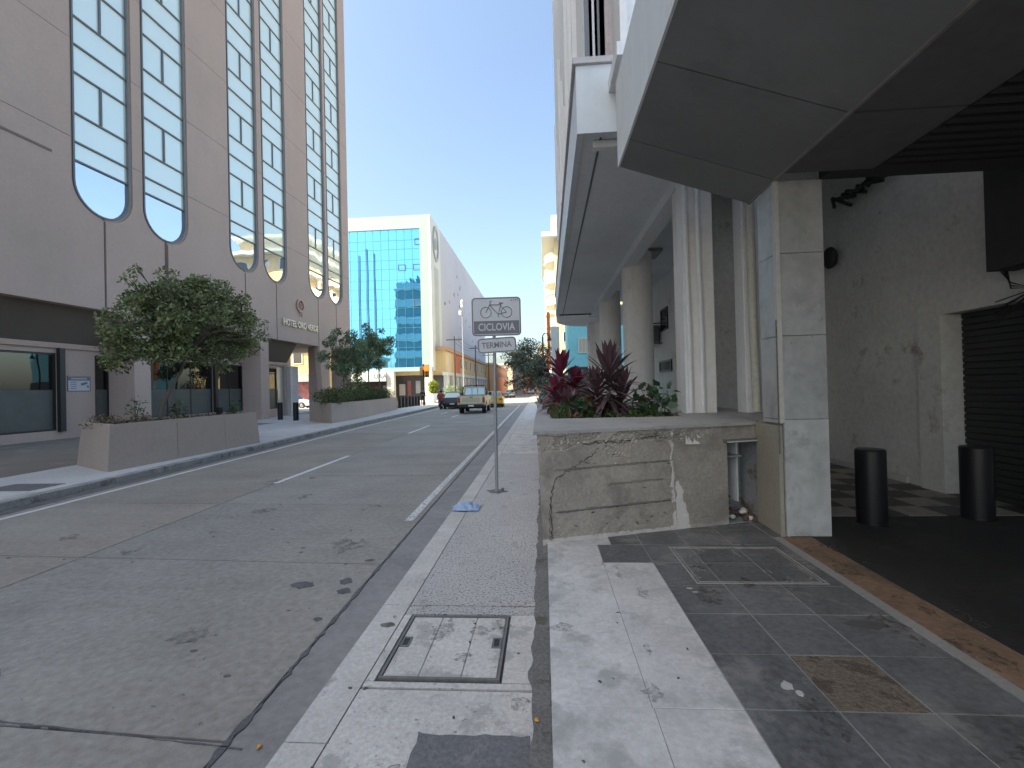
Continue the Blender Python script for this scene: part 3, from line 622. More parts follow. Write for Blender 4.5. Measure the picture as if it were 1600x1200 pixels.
for i in range(58):
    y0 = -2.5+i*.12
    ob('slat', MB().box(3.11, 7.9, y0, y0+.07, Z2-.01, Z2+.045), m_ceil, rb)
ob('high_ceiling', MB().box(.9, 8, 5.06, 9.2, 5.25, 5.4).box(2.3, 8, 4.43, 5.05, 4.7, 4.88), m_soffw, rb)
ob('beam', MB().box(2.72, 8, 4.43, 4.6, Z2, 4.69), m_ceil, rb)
# marble-clad corner column: panels with open joints
mc = ob('corner_column', MB().box(2.31, 2.70, 4.60, 4.90, ZP, 4.0), m_grout, rb)
cz = [ZP, 1.23, 2.04, 2.84, Z2-.005]
for a, b in zip(cz, cz[1:]):
    ob('marble_panel', MB().box(2.315, 2.725, 4.57, 4.598, a+.003, b-.003), m_marble, mc)
    ob('marble_panel', MB().box(2.282, 2.308, 4.585, 4.92, max(a+.003, 1.19), b-.003), m_marble, mc)
ob('corner_trim', MB().box(2.27, 2.312, 4.555, 4.597, 1.2, Z2-.01), M('pale_corner_bead', (.50, .48, .44), .7), mc)
ob('corner_trim', MB().box(2.265, 2.269, 4.565, 4.585, .9, 2.2), m_dirtstrip, mc)
# white pier and drain pipe behind the marble column
ob('rear_pier', MB().bbox(2.80, 3.06, 6.50, 6.8, 1.17, 5.2, .01, 1), m_white, rb)
ob('drain_pipe', MB().tube([(2.90, 6.42, 1.2), (2.88, 6.42, 2.5), (2.88, 6.42, 5.2)], .055, 10), M('cream_pipe', (.60, .58, .50), .5), rb, smooth=True)
# rectangular column with pipes
ob('square_column', MB().bbox(2.13, 2.48, 6.70, 7.45, 1.17, 5.2, .015, 2), m_col, rb)
for x in (2.10, 2.27): ob('column_pipe', MB().tube([(x, 6.66, 1.18), (x, 6.66, 2.3), (x-.02, 6.66, 3.9), (x-.02, 6.66, 5.0)], .035, 8), m_white, rb, smooth=True)
ob('column_strip', MB().box(2.05, 2.12, 6.72, 6.95, 1.17, 5.2), m_white, rb)
for yy in (12, 16.8, 21.6):
    ob('round_column', MB().cyl((2.49, yy, 1.0), (2.49, yy, 5.0), .38, n=40, caps=False), m_col, rb, smooth=True)
# upper floor: band, soffit, wall
ob('parapet_band', MB().prism([(.50, 5.761), (.59, 5.761), (.72, 20.5), (.63, 20.5)], 4.77, 5.62).box(.50, 1.06, 5.72, 5.76, 4.765, 5.62), m_fascia, rb)
ob('parapet_coping', MB().prism([(.46, 5.68), (1.065, 5.68), (1.065, 5.80), (.64, 5.80), (.74, 20.5), (.60, 20.5)], 5.625, 5.70), M('coping_pinkish', (.48, .46, .46), .8), rb)
ob('soffit', MB().prism([(.592, 5.77), (2.1, 5.77), (2.1, 20.4), (.72, 20.4)], 4.80, 4.95), m_soffw, rb)
ob('soffit_groove', MB().prism([(.80, 5.9), (.83, 5.9), (.95, 20.3), (.92, 20.3)], 4.79, 4.80), m_frame, rb)
ob('soffit_bracket', MB().box(.72, 1.6, 5.95, 6.05, 4.70, 4.79), m_white, rb)
ob('inner_beam', MB().box(2.1, 2.4, 5.2, 20.4, 4.62, 5.2), m_soffw, rb)
ob('inner_ceiling', MB().box(2.41, 8, 9.2, 20.4, 5.3, 5.45), m_soffw, rb)
ob('far_end_soffit', MB().prism([(.70, 20.5)]+[(2.4+1.75*math.cos(R(a)), 20.5+2.2*math.sin(R(a))) for a in range(180, 89, -10)]+[(6, 22.7), (6, 20.5)], 4.55, 5.2), m_white, rb)
ob('upper_wall', MB().box(.68, .98, 6.42, 17, 5.705, 16).box(.70, 8, 16.7, 17.2, 5.705, 16), m_white, rb)
ob('upper_wall', MB().box(1.16, 8, 5.9, 6.5, 4.96, 16).box(1.067, 1.159, 5.74, 6.5, 4.96, 16), m_white, rb)
ob('lintel', MB().box(.68, 1.155, 6.2, 6.5, 8.2, 16), m_white, rb)
for i in range(9):
    y0 = 7.4+i*1.05; ob('window_fin', MB().box(.60, .677, y0, y0+.1, 5.9+(i % 3)*.4, 8.1+(i % 3)*1.3), m_white, rb)
uw = ob('corner_window', ring([(.685, 5.75), (1.155, 5.75), (1.155, 8.2), (.685, 8.2)], [(.745, 5.80), (1.105, 5.80), (1.105, 8.15), (.745, 8.15)], 0, .06, frame_m((0, 6.34, 0), (1, 0, 0), (0, 0, 1))), m_frame, rb)
ob('curtain', MB().box(.75, 1.10, 6.42, 6.44, 5.8, 8.15), M('pinkish_curtain', (.52, .46, .47), .9, .1, 2, 12, .1, vstreak=.2, streak=(14, 14, .3)), uw)
for x in (.80, .87, 1.07): ob('blind_edge', MB().box(x, x+.03, 6.36, 6.40, 5.8, 8.15), m_white if x != .87 else m_frame, uw)
ob('ledge_board', MB().box(.84, .90, 6.1, 6.16, 5.70, 6.0), m_white, uw)
# recessed side wall behind the columns with small windows
ob('side_wall', MB().box(4.2, 4.6, 9.0, 19.5, 1.1, 5.3).box(4.2, 6, 8.9, 9.0, 0, 5.3), m_col, rb)
for y0, y1, z0, z1 in ((10.95, 11.45, 1.98, 2.36), (15.1, 16.6, 2.03, 2.42), (15.45, 16.3, 3.45, 4.2), (12.3, 13.2, 2.03, 2.42)):
    wn = ob('side_window', ring([(y0, z0), (y1, z0), (y1, z1), (y0, z1)], [(y0+.05, z0+.05), (y1-.05, z0+.05), (y1-.05, z1-.05), (y0+.05, z1-.05)], 0, .05, frame_m((4.199, 0, 0), (0, -1, 0), (0, 0, 1)) @ Matrix.Diagonal((-1, 1, 1, 1))), m_dark, rb)
    ob('pane', MB().box(4.17, 4.196, y0+.05, y1-.05, z0+.05, z1-.05), m_shop, wn)
ob('ac_unit', MB().bbox(3.75, 4.15, 16.4, 17.3, 3.1, 3.7, .03, 2), m_frame, rb)
mb = MB()
for z in (3.05, 3.75):
    mb.tube([(4.2, 16.3, z), (3.7, 16.3, z), (3.7, 17.4, z), (4.2, 17.4, z)], .02, 5)
for y_ in (16.3, 17.4): mb.tube([(3.7, y_, 3.05), (3.7, y_, 3.75)], .02, 5)
ob('ac_cage', mb, m_dark, rb)
ob('ceiling_lamp', MB().box(2.9, 3.3, 12.5, 13.3, 5.2, 5.29), M('lamp_cover', (.3, .3, .3), .5), rb)
ob('gas_pipe', MB().tube([(.75, 19.5, 4.66), (2.3, 19.5, 4.66), (2.3, 19.5, 4.79)], .03, 6), m_dark, rb)
# the covered bay: wall, door recess, shutter
ob('bay_wall', MB().box(5.2, 5.5, 6.62, 9.0, ZP, 5.3).box(5.201, 5.5, 4.0, 6.618, 2.42, 5.3), m_bay, rb)
ob('bay_back_wall', MB().box(3.0, 5.199, 8.88, 8.999, 0, 5.3), m_bay, rb)
ob('skirting', MB().box(5.16, 5.198, 6.9, 8.88, ZP, ZP+.09), M('skirting_white', (.5, .5, .48), .7), rb)
ob('door_pier', MB().box(5.14, 5.5, 6.25, 6.618, ZP, 2.415), m_bay, rb)
sh = ob('roller_shutter', MB().box(5.42, 5.46, 5.08, 6.25, ZP, 2.42), m_shut, rb)
for i in range(29): ob('slat', MB().box(5.395, 5.419, 5.09, 6.24, ZP+.01+i*.08, ZP+.07+i*.08), m_shut, sh)
ob('door_post', MB().box(5.17, 5.3, 4.97, 5.07, ZP, 2.41), M('post_cream', (.52, .52, .45), .7), rb)
ob('door_lintel', MB().box(5.05, 5.3, 4.3, 4.95, 2.45, 2.60), m_col, rb)
ob('bay_side_wall', MB().box(5.31, 5.6, -3, 5.06, ZP, 2.41), M('bluish_wall', (.40, .43, .5), .8), rb)
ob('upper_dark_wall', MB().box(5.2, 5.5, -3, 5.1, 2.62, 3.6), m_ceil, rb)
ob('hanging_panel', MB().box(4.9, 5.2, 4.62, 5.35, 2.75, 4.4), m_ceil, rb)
mb = MB()
for i in range(5):
    a = random.uniform(-.05, .05); mb.tube([(5.12, 5.45+a, 3.9), (5.05+a, 5.4, 3.2), (5.1, 5.35+a, 2.75), (5.0, 5.2, 2.55+a), (5.1, 5.05, 2.5), (5.12+a, 5.5, 2.2+i*.06)], .007, 5)
ob('loose_cables', mb, m_blackp, rb)
mb = MB()
for i in range(9):
    y0 = 8.3-i*.12; mb.tube([(5.15, y0, 4.7+random.uniform(-.25, .1)), (5.0, y0-.2, 4.62+random.uniform(-.1, .1)), (5.1, y0-.5, 4.6+random.uniform(-.15, .2))], .03, 5)
ob('broken_pipes', mb, m_ceil, rb)
ob('wall_speaker', MB().ball((5.08, 8.35, 3.75), .16, 12, 8, (.6, 1, 1.2)), m_blackp, rb)

# ------------------------------------------------------------------ right planter with slab top and battered wall
rp = empty('concrete_planter', (1.2, 5, 0), 'big cracked concrete planter wall with a gutted meter niche beside the marble column', 'planter')
A = Vector((-.04, 4.37)); B = Vector((2.32, 5.10)); Lw = (B-A).length; U = (B-A).normalized(); Nn = Vector((U.y, -U.x))   # Nn points to the camera
HT = 1.17
nx, nz = 260, 120
n0, n1, nzb, nzt = (Vector((1.93, 4.98))-A).length, (Vector((2.335, 5.1))-A).length-.02, .10+ZP-.1, .965
boards = [.395, .615, .80]
crack = [(.10, .12), (.09, .30), (.10, .50), (.13, .66), (.20, .74), (.30, .79), (.42, .86), (.52, .91), (.60, .99)]
crack2 = [(.42, 1.02), (.62, 1.05), (.8, 1.03), (.95, 1.06), (1.1, 1.05), (1.25, 1.08)]
crack3 = [(1.42, .12), (1.42, .35), (1.40, .5), (1.41, .7), (1.40, .9), (1.42, 1.1)]
def dseg(px, pz, pl):
    best = 9
    for (a, b), (c, d_) in zip(pl, pl[1:]):
        t = max(0, min(1, ((px-a)*(c-a)+(pz-b)*(d_-b))/((c-a)**2+(d_-b)**2))); best = min(best, math.hypot(px-a-(c-a)*t, pz-b-(d_-b)*t))
    return best
v = []; fs = []; col = []
for i in range(nx+1):
    u = Lw*i/nx
    for j in range(nz+1):
        z = ZP-.02+(HT-.03-ZP+.02)*j/nz
        n_ = mn.noise((u*5, z*5, 0)); h_ = .0025*n_+.0015*mn.noise((u*30, z*30, 1)); wv = 0.
        jx, jz = u+.018*mn.noise((u*14, z*14, 5)), z+.018*mn.noise((u*14, z*14, 9))
        if u < 1.42:
            for bz in boards:
                slope = .02*(u-.7)
                if abs(z-(bz+slope)) < .008 and .16 < u and (bz != .615 or .7 < u < 1.3): h_ -= .014; wv = max(wv, .0)
            if z < .395+.02*(u-.7): h_ -= .004
        dc = min(9, dseg(jx, jz, crack2) if True else 9)
        if dc < .006: h_ -= .01
        # spalled rough zone near the top and at lower foot
        sp = mn.noise((u*3.1, z*7, 2))+(.62 if z > .98-.0*u and u < 1.75 else 0)*(1-abs(z-1.07)/.14)
        if sp > .34 and z > .88: h_ -= .010+.026*abs(mn.noise((u*30, z*38, 3))); wv = max(wv, .5*(mn.noise((u*45, z*45, 4)) > .30))
        if z < .20 and mn.noise((u*9, z*12, 7)) > .34: h_ -= .008
        # white plaster scab
        dw = dseg(jx, jz, crack3)
        if dw < .018+.014*mn.noise((u*9, z*9, 12)) and mn.noise((u*8, z*9, 20)) > -.15: wv = .8; h_ += .004
        x0w = 1.44+.025*mn.noise((0, z*14, 1)); x1w = 1.48+.12*max(0, (.62-z))/.5+.035*mn.noise((z*11, 3, 1))
        if x0w < u < x1w and z < .60: wv = 1.; h_ -= .003
        if z < .135+.01*mn.noise((u*20, 0, 0)): wv = max(wv, .7 if u < 1.6 else .2)
        if n0 < u < n1 and z < nzt: pass
        lean = -.035*(z-ZP)/1.05*max(0, 1-u/.5)
        p = A+U*(u+lean)+Nn*h_
        v.append((p.x, p.y, z)); col.append(wv)
for i in range(nx):
    uc = Lw*(i+.5)/nx
    for j in range(nz):
        zc = ZP-.02+(HT-.03-ZP+.02)*(j+.5)/nz
        if n0 < uc < n1 and nzb < zc < nzt: continue
        a = i*(nz+1)+j; fs.append((a, a+nz+1, a+nz+2, a+1))
me = MB().add(v, fs).mesh('front_wall'); at = me.attributes.new('wear', 'FLOAT', 'POINT'); at.data.foreach_set('value', col)
mt = m_conc.copy(); mt.name = 'battered_wall'; N = mt.node_tree
an = N.nodes.new('ShaderNodeAttribute'); an.attribute_name = 'wear'; mx = N.nodes.new('ShaderNodeMix'); mx.data_type = 'RGBA'
b_ = N.nodes['Principled BSDF']; src = b_.inputs['Base Color'].links[0].from_socket; N.links.new(src, mx.inputs[6]); mx.inputs[7].default_value = (.66, .61, .57, 1)
N.links.new(an.outputs['Fac'], mx.inputs[0]); N.links.new(mx.outputs[2], b_.inputs['Base Color'])
ob('front_wall', me, mt, rp, smooth=False)
m_crk = M('crack_dark_dirt', (.06, .052, .045), .95)  # dark dirt colour for cracks, board joints and chips
def wall_line(pl, w0, name, off=.004, j=.012, mt=None):
    P = []
    for a, b in zip(pl, pl[1:]):
        L_ = math.dist(a, b); k = max(2, int(L_/.018))
        for i in range(k): t_ = i/k; P.append((a[0]+(b[0]-a[0])*t_+random.uniform(-j, j), a[1]+(b[1]-a[1])*t_+random.uniform(-j, j)))
    P.append(pl[-1]); v = []; f = []
    for i, (u, z) in enumerate(P):
        c0 = P[max(0, i-1)]; c1 = P[min(len(P)-1, i+1)]; dx, dz = c1[0]-c0[0], c1[1]-c0[1]; l_ = math.hypot(dx, dz)+1e-6; ww = w0*random.uniform(.25, 1.3)*(1 if 0 < i < len(P)-1 else .2)
        for s_ in (-1, 1):
            uu = u-dz/l_*ww*s_; zz = z+dx/l_*ww*s_; le = -.035*(zz-ZP)/1.05*max(0, 1-uu/.5); p = A+U*(uu+le)+Nn*off; v.append((p.x, p.y, zz))
    for i in range(len(P)-1): a = 2*i; f.append((a, a+1, a+3, a+2))
    ob(name, MB().add(v, f), mt or m_crk, rp)
wall_line(crack, .0045, 'crack'); wall_line([(.10, .50), (.075, .3), (.085, .12)], .003, 'crack'); wall_line(crack2[:4], .006, 'crack', j=.016); wall_line([(1.0, 1.055), (1.2, 1.065), (1.35, 1.06)], .005, 'crack', j=.014)
wall_line([(.45, .86), (.52, .84), (.58, .83)], .003, 'crack')
for bz, ua, ub, ww in ((.395, .16, 1.40, .0028), (.80, .22, 1.40, .0024), (.615, .75, 1.38, .0015)): wall_line([(ua, bz+.02*(ua-.7)-.004), ((ua+ub)/2, bz+.02*((ua+ub)/2-.7)-.004), (ub, bz+.02*(ub-.7)-.004)], ww, 'board_joint', j=.0022)
for i in range(16):
    u0_ = random.uniform(.3, 1.35); z0_ = random.choice([random.uniform(.2, .34), random.uniform(.92, 1.08), random.uniform(.3, 1.0)]); wall_line([(u0_, z0_), (u0_+random.uniform(.02, .06), z0_+random.uniform(-.02, .02))], random.uniform(.003, .007), 'chip', j=.008)
m_wsc = M('bare_plaster', (.70, .67, .62), .95, .1, 8, 40, .2)
for i in range(14):
    u0_ = random.uniform(.12, 1.9); z0_ = random.choice([.135, .14, 1.05, random.uniform(.2, 1.0)]); wall_line([(u0_, z0_), (u0_+random.uniform(.01, .03), z0_+random.uniform(-.01, .01))], random.uniform(.003, .008), 'plaster_chip', .005, j=.006, mt=m_wsc)
def chip_poly(poly):
    P_ = [A+U*u+Nn*.016 for u, z in poly]; ob('plaster_chip', MB().quad(*[(p.x, p.y, z) for p, (u, z) in zip(P_, poly)]), m_wsc, rp)
for q in [[(1.555, .975), (1.60, .972), (1.575, 1.035), (1.56, 1.06)], [(1.595, .972), (1.655, .970), (1.62, 1.01), (1.585, 1.05)], [(1.64, .97), (1.73, .968), (1.70, .995), (1.665, 1.01), (1.66, 1.04)], [(1.70, 1.03), (1.735, 1.035), (1.70, 1.06), (1.685, 1.085)]]: chip_poly(q)
m_olive = M('olive_stained_wall', (.31, .29, .24), .9, .12, 1.4, 25, .1, bump=.004, stain=(.29, .26, .20), stscale=2.4, stthr=.56, soft=.15)
ob('return_wall', MB().prism([(2.312, 4.60), (2.36, 4.60), (2.36, 5.13), (2.315, 5.102)], ZP-.02, HT+.02).prism([(2.27, 4.60), (2.311, 4.60), (2.311, 5.1), (2.27, 5.08)], ZP-.02, HT-.004), m_olive, rp)
ob('side_wall', MB().prism([(-.045, 4.375), (.15, 4.46), (.15, 23), (-.05, 23)], -.1, HT-.03), m_conc, rp)
ob('wall_core', MB().prism([(.151, 4.50), (1.86, 5.02), (1.80, 6.05), (.151, 6.05)], -.1, HT-.03).box(1.84, 3.1, 6.1, 23, -.1, HT-.03).box(.151, 1.84, 22.8, 23, -.1, HT-.03).prism([(2.42, 5.2), (3.0, 5.2), (3.0, 6.1), (2.42, 6.1)], -.1, HT-.03).prism([(1.86, 5.5), (2.42, 5.55), (2.42, 6.1), (1.86, 6.1)], -.1, HT-.03), m_conc, rp)
# cap slab with hole for the bed
def capz(poly): return MB().prism(poly, HT-.028, HT+.004)
ob('cap', capz([(-.11, 4.352), (2.275, 5.058), (2.275, 5.58), (3.05, 5.6), (3.05, 6.12), (.09, 6.12), (-.13, 6.12)]), m_top, rp)
ob('cap', capz([(-.13, 6.124), (.09, 6.124), (.09, 23), (-.15, 23)]), m_top, rp)
ob('cap', capz([(1.84, 6.124), (3.05, 6.124), (3.05, 23), (1.84, 23)]), m_top, rp)
ob('soil', MB().box(.151, 1.839, 6.07, 22.8, .3, 1.08), m_soil, rp)
# niche with its grey meter box
nb = A+U*n0; nf = A+U*n1
def nq(u, dpt): p = A+U*u-Nn*dpt; return (p.x, p.y)
m_box = M('old_grey_meter_box', (.24, .25, .255), .6, .15, 3, 25, .2, stain=(.13, .08, .05), stscale=3, stthr=.55, soft=.1)
def npr(u0, u1, d0, d1): return [nq(u0, d0), nq(u1, d0), nq(u1, d1), nq(u0, d1)]
nic = ob('meter_niche', MB().prism(npr(n0-.01, n1+.01, .30, .32), ZP, nzt).prism(npr(n0-.02, n0-.001, .01, .3), ZP, nzt).prism(npr(n1+.001, n1+.015, .01, .3), ZP, nzt).prism(npr(n0-.01, n1+.01, .01, .3), nzt, nzt+.02).prism(npr(n0-.01, n1+.01, 0., .3), ZP-.02, ZP+.01), m_box, rp)
ob('lintel', MB().prism(npr(n0-.05, n1+.06, -.045, .03), nzt+.002, nzt+.035), m_steel, nic)
ob('lintel_edge', MB().prism(npr(n0-.03, n1+.05, -.052, -.046), nzt+.004, nzt+.016), M('pale_edge', (.5, .5, .5), .6), nic)
ob('side_plate', MB().prism(npr(n0+.015, n0+.11, .22, .24), .40, .86), M('pale_meter_plate', (.45, .46, .47), .6, .15, 4), nic)
ob('shelf', MB().prism(npr(n0+.005, n0+.2, .03, .28), .80, .815), m_box, nic)
ob('divider', MB().prism(npr(n0+.19, n0+.21, .10, .29), .30, nzt-.01), M('pale_edge', (.5, .5, .5), .6), nic)
for z in (.74, .66, .44): ob('knob', MB().ball((*nq(n0+.065, .215), z), .014, 8, 6), m_blackp, nic)
tr = empty('rubbish_heap', (*nq((n0+n1)/2, .12), ZP), 'small heap of crumpled white paper and rusty debris inside the wall niche', 'rubbish')
def crumple(c, r, n=9, seed=0):
    bm = bmesh.new(); bmesh.ops.create_icosphere(bm, subdivisions=2, radius=r)
    for q in bm.verts: q.co *= 1+.55*mn.noise(q.co*(2.2/r)*.5+Vector((seed, 0, 0))); q.co.z *= .55; q.co += Vector(c)
    bm.verts.index_update(); mb = MB().add([q.co for q in bm.verts], [[q.index for q in f.verts] for f in bm.faces]); bm.free(); return mb
m_pap = M('dirty_paper', (.50, .49, .47), .9, .15, 20); m_deb = M('rusty_debris', (.12, .07, .045), .9, .3, 15, 60, .3, bump=.01)
for i in range(20):
    x, y = nq(n0+.04+random.random()*.3, .02+random.random()*.2)
    ob('paper' if i < 8 else 'debris', crumple((x, y, ZP+.03+random.random()*.06), random.uniform(.025, .055), seed=i*3.1), m_pap if i < 8 else m_deb, tr)
for i in range(5):
    x, y = nq(n0+.05+random.random()*.12, .16+random.random()*.1); ob('debris', crumple((x, y, ZP+.1+random.random()*.14), random.uniform(.03, .06), seed=i*5.3+1), m_deb, tr)
# bollards in the bay
def bollard(x, y, z0, h, r, label, group):
    t = empty('bollard', (x, y, z0), label, 'bollard', group)
    ob('post', MB().cyl((x, y, z0-.02), (x, y, z0+h-.015), r, n=28).cyl((x, y, z0+h-.0149), (x, y, z0+h), r, r*.92, n=28), m_boll, t, smooth=True)
    ob('base_ring', MB().cyl((x, y, z0-.005), (x, y, z0+.012), r*1.08, n=28), m_boll, t, smooth=True)
    return t
bollard(3.40, 5.02, ZP, .77, .135, 'black bollard just right of the marble column in the covered bay', 'bollards in the covered bay')
bollard(4.58, 5.18, ZP, .76, .135, 'black bollard in front of the dark roller shutter', 'bollards in the covered bay')
for x, y, l in ((-16.0, 26.6, 'black bollard left of the hotel entrance, nearer the big pier'), (-14.45, 25.6, 'black bollard at the hotel entrance beside the end of the hedge planter')):
    bollard(x, y, 0, 1.05, .15, l, 'bollards at the hotel entrance')
nb_ = 8
for i in range(nb_):
    t_ = i/(nb_-1); x = -13.1+.25*t_-.1; y = 39.8+6.6*t_
    pos = ['nearest to the hedge planter', 'second from the hedge planter', 'third from the hedge planter', 'fourth from the hedge planter', 'fourth from the far end', 'third from the far end', 'second from the far end', 'farthest, beside the standing officer'][i]
    bollard(x, y, 0, 1.0, .16, 'black bollard in the row before the junction, '+pos, 'row of bollards before the junction')

# ------------------------------------------------------------------ left planters
def planter(name, bot, top_in, h, label, joints, par_mat):
    cx = sum(p[0] for p in bot)/len(bot); cy = sum(p[1] for p in bot)/len(bot)
    t = empty(name, (cx, cy, 0), label, 'planter')
    def ins(p, k): return (cx+(p[0]-cx)*k[0], cy+(p[1]-cy)*k[1])
    n = len(bot)
    for i in range(n):
        a, b = bot[i], bot[(i+1) % n]; a2, b2 = top_in[i], top_in[(i+1) % n]
        cuts = joints.get(i, [0, 1])
        for s0, s1 in zip(cuts, cuts[1:]):
            g_ = .006/max(.1, math.dist(a, b)); u0 = s0+(g_ if s0 > 0 else 0); u1 = s1-(g_ if s1 < 1 else 0)
            L2 = lambda p, q, u: Vector(p).lerp(Vector(q), u)
            p0, p1, q0, q1 = L2(a, b, u0), L2(a, b, u1), L2(a2, b2, u0), L2(a2, b2, u1)
            c = Vector((cx, cy)); th = .16
            def inw(p): d_ = (c-p); return p+d_.normalized()*th
            e = [(p0.x, p0.y, 0), (p1.x, p1.y, 0), (q1.x, q1.y, h), (q0.x, q0.y, h)]
            ii = [(*inw(p0), 0), (*inw(p1), 0), (*inw(q1), h), (*inw(q0), h)]
            ob('wall_panel', MB().add(e+ii, [(0, 1, 2, 3), (7, 6, 5, 4), (0, 4, 5, 1), (1, 5, 6, 2), (2, 6, 7, 3), (3, 7, 4, 0)]), par_mat, t)
    sp = [tuple(Vector(p).lerp(Vector((cx, cy)), .03)) for p in top_in]
    ob('soil', MB().prism(sp, .02, h-.09), m_soil, t)
    return t
planter('street_planter', [(-9.35, 9.12), (-9.31, 14.3), (-11.2, 15.1), (-11.2, 10.15)], [(-9.38, 9.22), (-9.36, 14.2), (-11.12, 14.95), (-11.12, 10.22)], 1.01, 'long taupe planter box at the kerb holding the round-crowned tree', {0: [0, .36, .70, 1]}, m_plant_l)
P2 = [(-10.9, 22.7), (-11.1, 28.2), (-12.5, 38), (-14.1, 38.5), (-13.6, 27), (-13.1, 24.6)]
planter('street_planter', P2, [(x-.03, y+.05) for x, y in P2], 1.03, 'curving taupe planter box with clipped hedge and young trees before the entrance', {0: [0, .5, 1], 1: [0, .5, 1]}, m_plant_l)

# ------------------------------------------------------------------ trees and plants
def tree(name, base, trunk_pts, r0, clumps, radii, n_leaf, leaf, mat, label, group=None, asp=.5, bark=m_bark, branches=True, shell=.5):
    t = empty(name, base, label, 'tree', group)
    ob('trunk', MB().tube(trunk_pts, [r0*(1-.5*i/(len(trunk_pts)-1)) for i in range(len(trunk_pts))], 9), bark, t, smooth=True)
    top = Vector(trunk_pts[-1]); mb = MB()
    for c, r in zip(clumps, radii):
        c = Vector(c); mid = top.lerp(c, .5)+Vector((random.uniform(-.1, .1), random.uniform(-.1, .1), .12*(c-top).length))
        mb.tube([top-(top-Vector(trunk_pts[-2]))*.2, mid, c], [r0*.5, r0*.25, r0*.1], 5)
        for _ in range(4):
            d = Vector(rng.normal(size=3)).normalized()*r*.8; mb.tube([mid.lerp(c, .6), c+d*.6, c+d], [r0*.15, r0*.1, r0*.04], 4)
    ob('branches', mb, bark, t)
    tot = sum(r**2 for r in radii); P = []
    for c, r in zip(clumps, radii):
        k = max(10, int(n_leaf*r*r/tot)); P.append(clump_points([c], [r], k, shell))
    ob('crown', leaf_mesh('crown', np.concatenate(P), leaf, asp=asp), mat, t)
    return t
def crown_clumps(c, R3, n, rmin, rmax, seed):
    rg = np.random.default_rng(seed); C = []; Rr = []
    for _ in range(n):
        d = rg.normal(size=3); d /= np.linalg.norm(d); k = rg.random()**.45
        C.append((c[0]+d[0]*R3[0]*k, c[1]+d[1]*R3[1]*k, c[2]+d[2]*R3[2]*k)); Rr.append(rg.uniform(rmin, rmax))
    return C, Rr
# big tree in the first planter
C1, Q1 = crown_clumps((-10.35, 12.35, 3.55), (1.35, 1.45, 1.0), 46, .28, .52, 3)
C1b, Q1b = crown_clumps((-10.3, 11.9, 4.55), (.8, .8, .55), 12, .25, .42, 5)
C1c, Q1c = crown_clumps((-9.8, 14.0, 3.75), (.8, .95, .7), 16, .25, .42, 8)
C1e, Q1e = crown_clumps((-9.95, 13.2, 4.3), (.85, 1.0, .65), 20, .25, .45, 12)
C1f, Q1f = crown_clumps((-10.2, 14.3, 3.2), (.6, .8, .55), 12, .22, .38, 13)
C1g, Q1g = crown_clumps((-10.2, 11.2, 3.3), (.9, 1.0, .8), 16, .25, .42, 14)
C1j, Q1j = crown_clumps((-10.1, 12.75, 4.65), (.55, .6, .4), 12, .22, .40, 18)
C1h, Q1h = crown_clumps((-10.1, 12.6, 2.75), (.9, 1.9, .45), 26, .16, .30, 15)
C1i, Q1i = crown_clumps((-10.3, 12.2, 3.7), (1.7, 2.5, 1.6), 34, .12, .22, 16)
C1d, Q1d = crown_clumps((-10.6, 10.7, 2.95), (.7, .7, .5), 10, .22, .36, 9)
tree('round_tree', (-10.2, 11.55, .9), [(-10.2, 11.45, .9), (-10.22, 11.5, 1.3), (-10.18, 11.75, 1.8), (-10.1, 12.05, 2.3), (-10.15, 12.25, 2.75)], .062, C1+C1b+C1c+C1d+C1e+C1f+C1g+C1h+C1i+C1j, Q1+Q1b+Q1c+Q1d+Q1e+Q1f+Q1g+Q1h+Q1i+Q1j, 22000, .11, m_leaf1, 'bushy green tree with a slender leaning trunk in the first planter')
# second trunk fork and planter weeds
def shrub(name, base, r, h, n, leaf, mat, label, group=None, asp=.45, stems=6, up=.0, cat='plant'):
    t = empty(name, base, label, cat, group); mb = MB(); b = Vector(base)
    for _ in range(stems):
        d = Vector((random.uniform(-1, 1)*r*.7, random.uniform(-1, 1)*r*.7, h*random.uniform(.5, .95))); mb.tube([b, b+d*.5+Vector((0, 0, h*.1)), b+d], [.012, .008, .004], 4)
    ob('stems', mb, m_bark, t)
    P = rng.normal(size=(n, 3)); P /= np.linalg.norm(P, axis=1, keepdims=True); P *= (rng.random((n, 1))**.4)
    P = P*np.array([r, r, h*.5])+np.array([b.x, b.y, b.z+h*.5])
    ob('leaves', leaf_mesh('leaves', P, leaf, asp=asp, flat=-up), mat, t); return t
for x, y, l in ((-9.75, 9.65, 'near end'), (-10.3, 9.9, 'near inner corner'), (-9.8, 10.4, 'left of the tree trunk')):
    shrub('dry_weed', (x, y, .92), .26, .28, 110, .07, m_dry, 'dry brown weed in the first planter, '+l, 'dry weeds in the first planter', stems=8)
for x, y, h, l in ((-10.1, 10.6, .75, 'leaning green weed left of the round tree trunk'), (-10.1, 11.9, .55, 'small green weed at the foot of the round tree'), (-9.75, 13.7, .5, 'small green weed at the far end of the first planter')):
    shrub('green_weed', (x, y, .92), .22, h, 70, .11, m_cover, l, stems=5)
t = empty('ground_litter', (-9.8, 12.6, .93), 'low dead leaves lying on the soil of the first planter', 'dead leaves', kind='stuff')
P = np.stack([rng.uniform(-10.7, -9.5, 900), rng.uniform(9.6, 13.9, 900), rng.uniform(.93, 1.0, 900)], 1)
t2 = leaf_mesh('dead_leaves', P, .07); ob('dead_leaves', t2, m_dry, t)
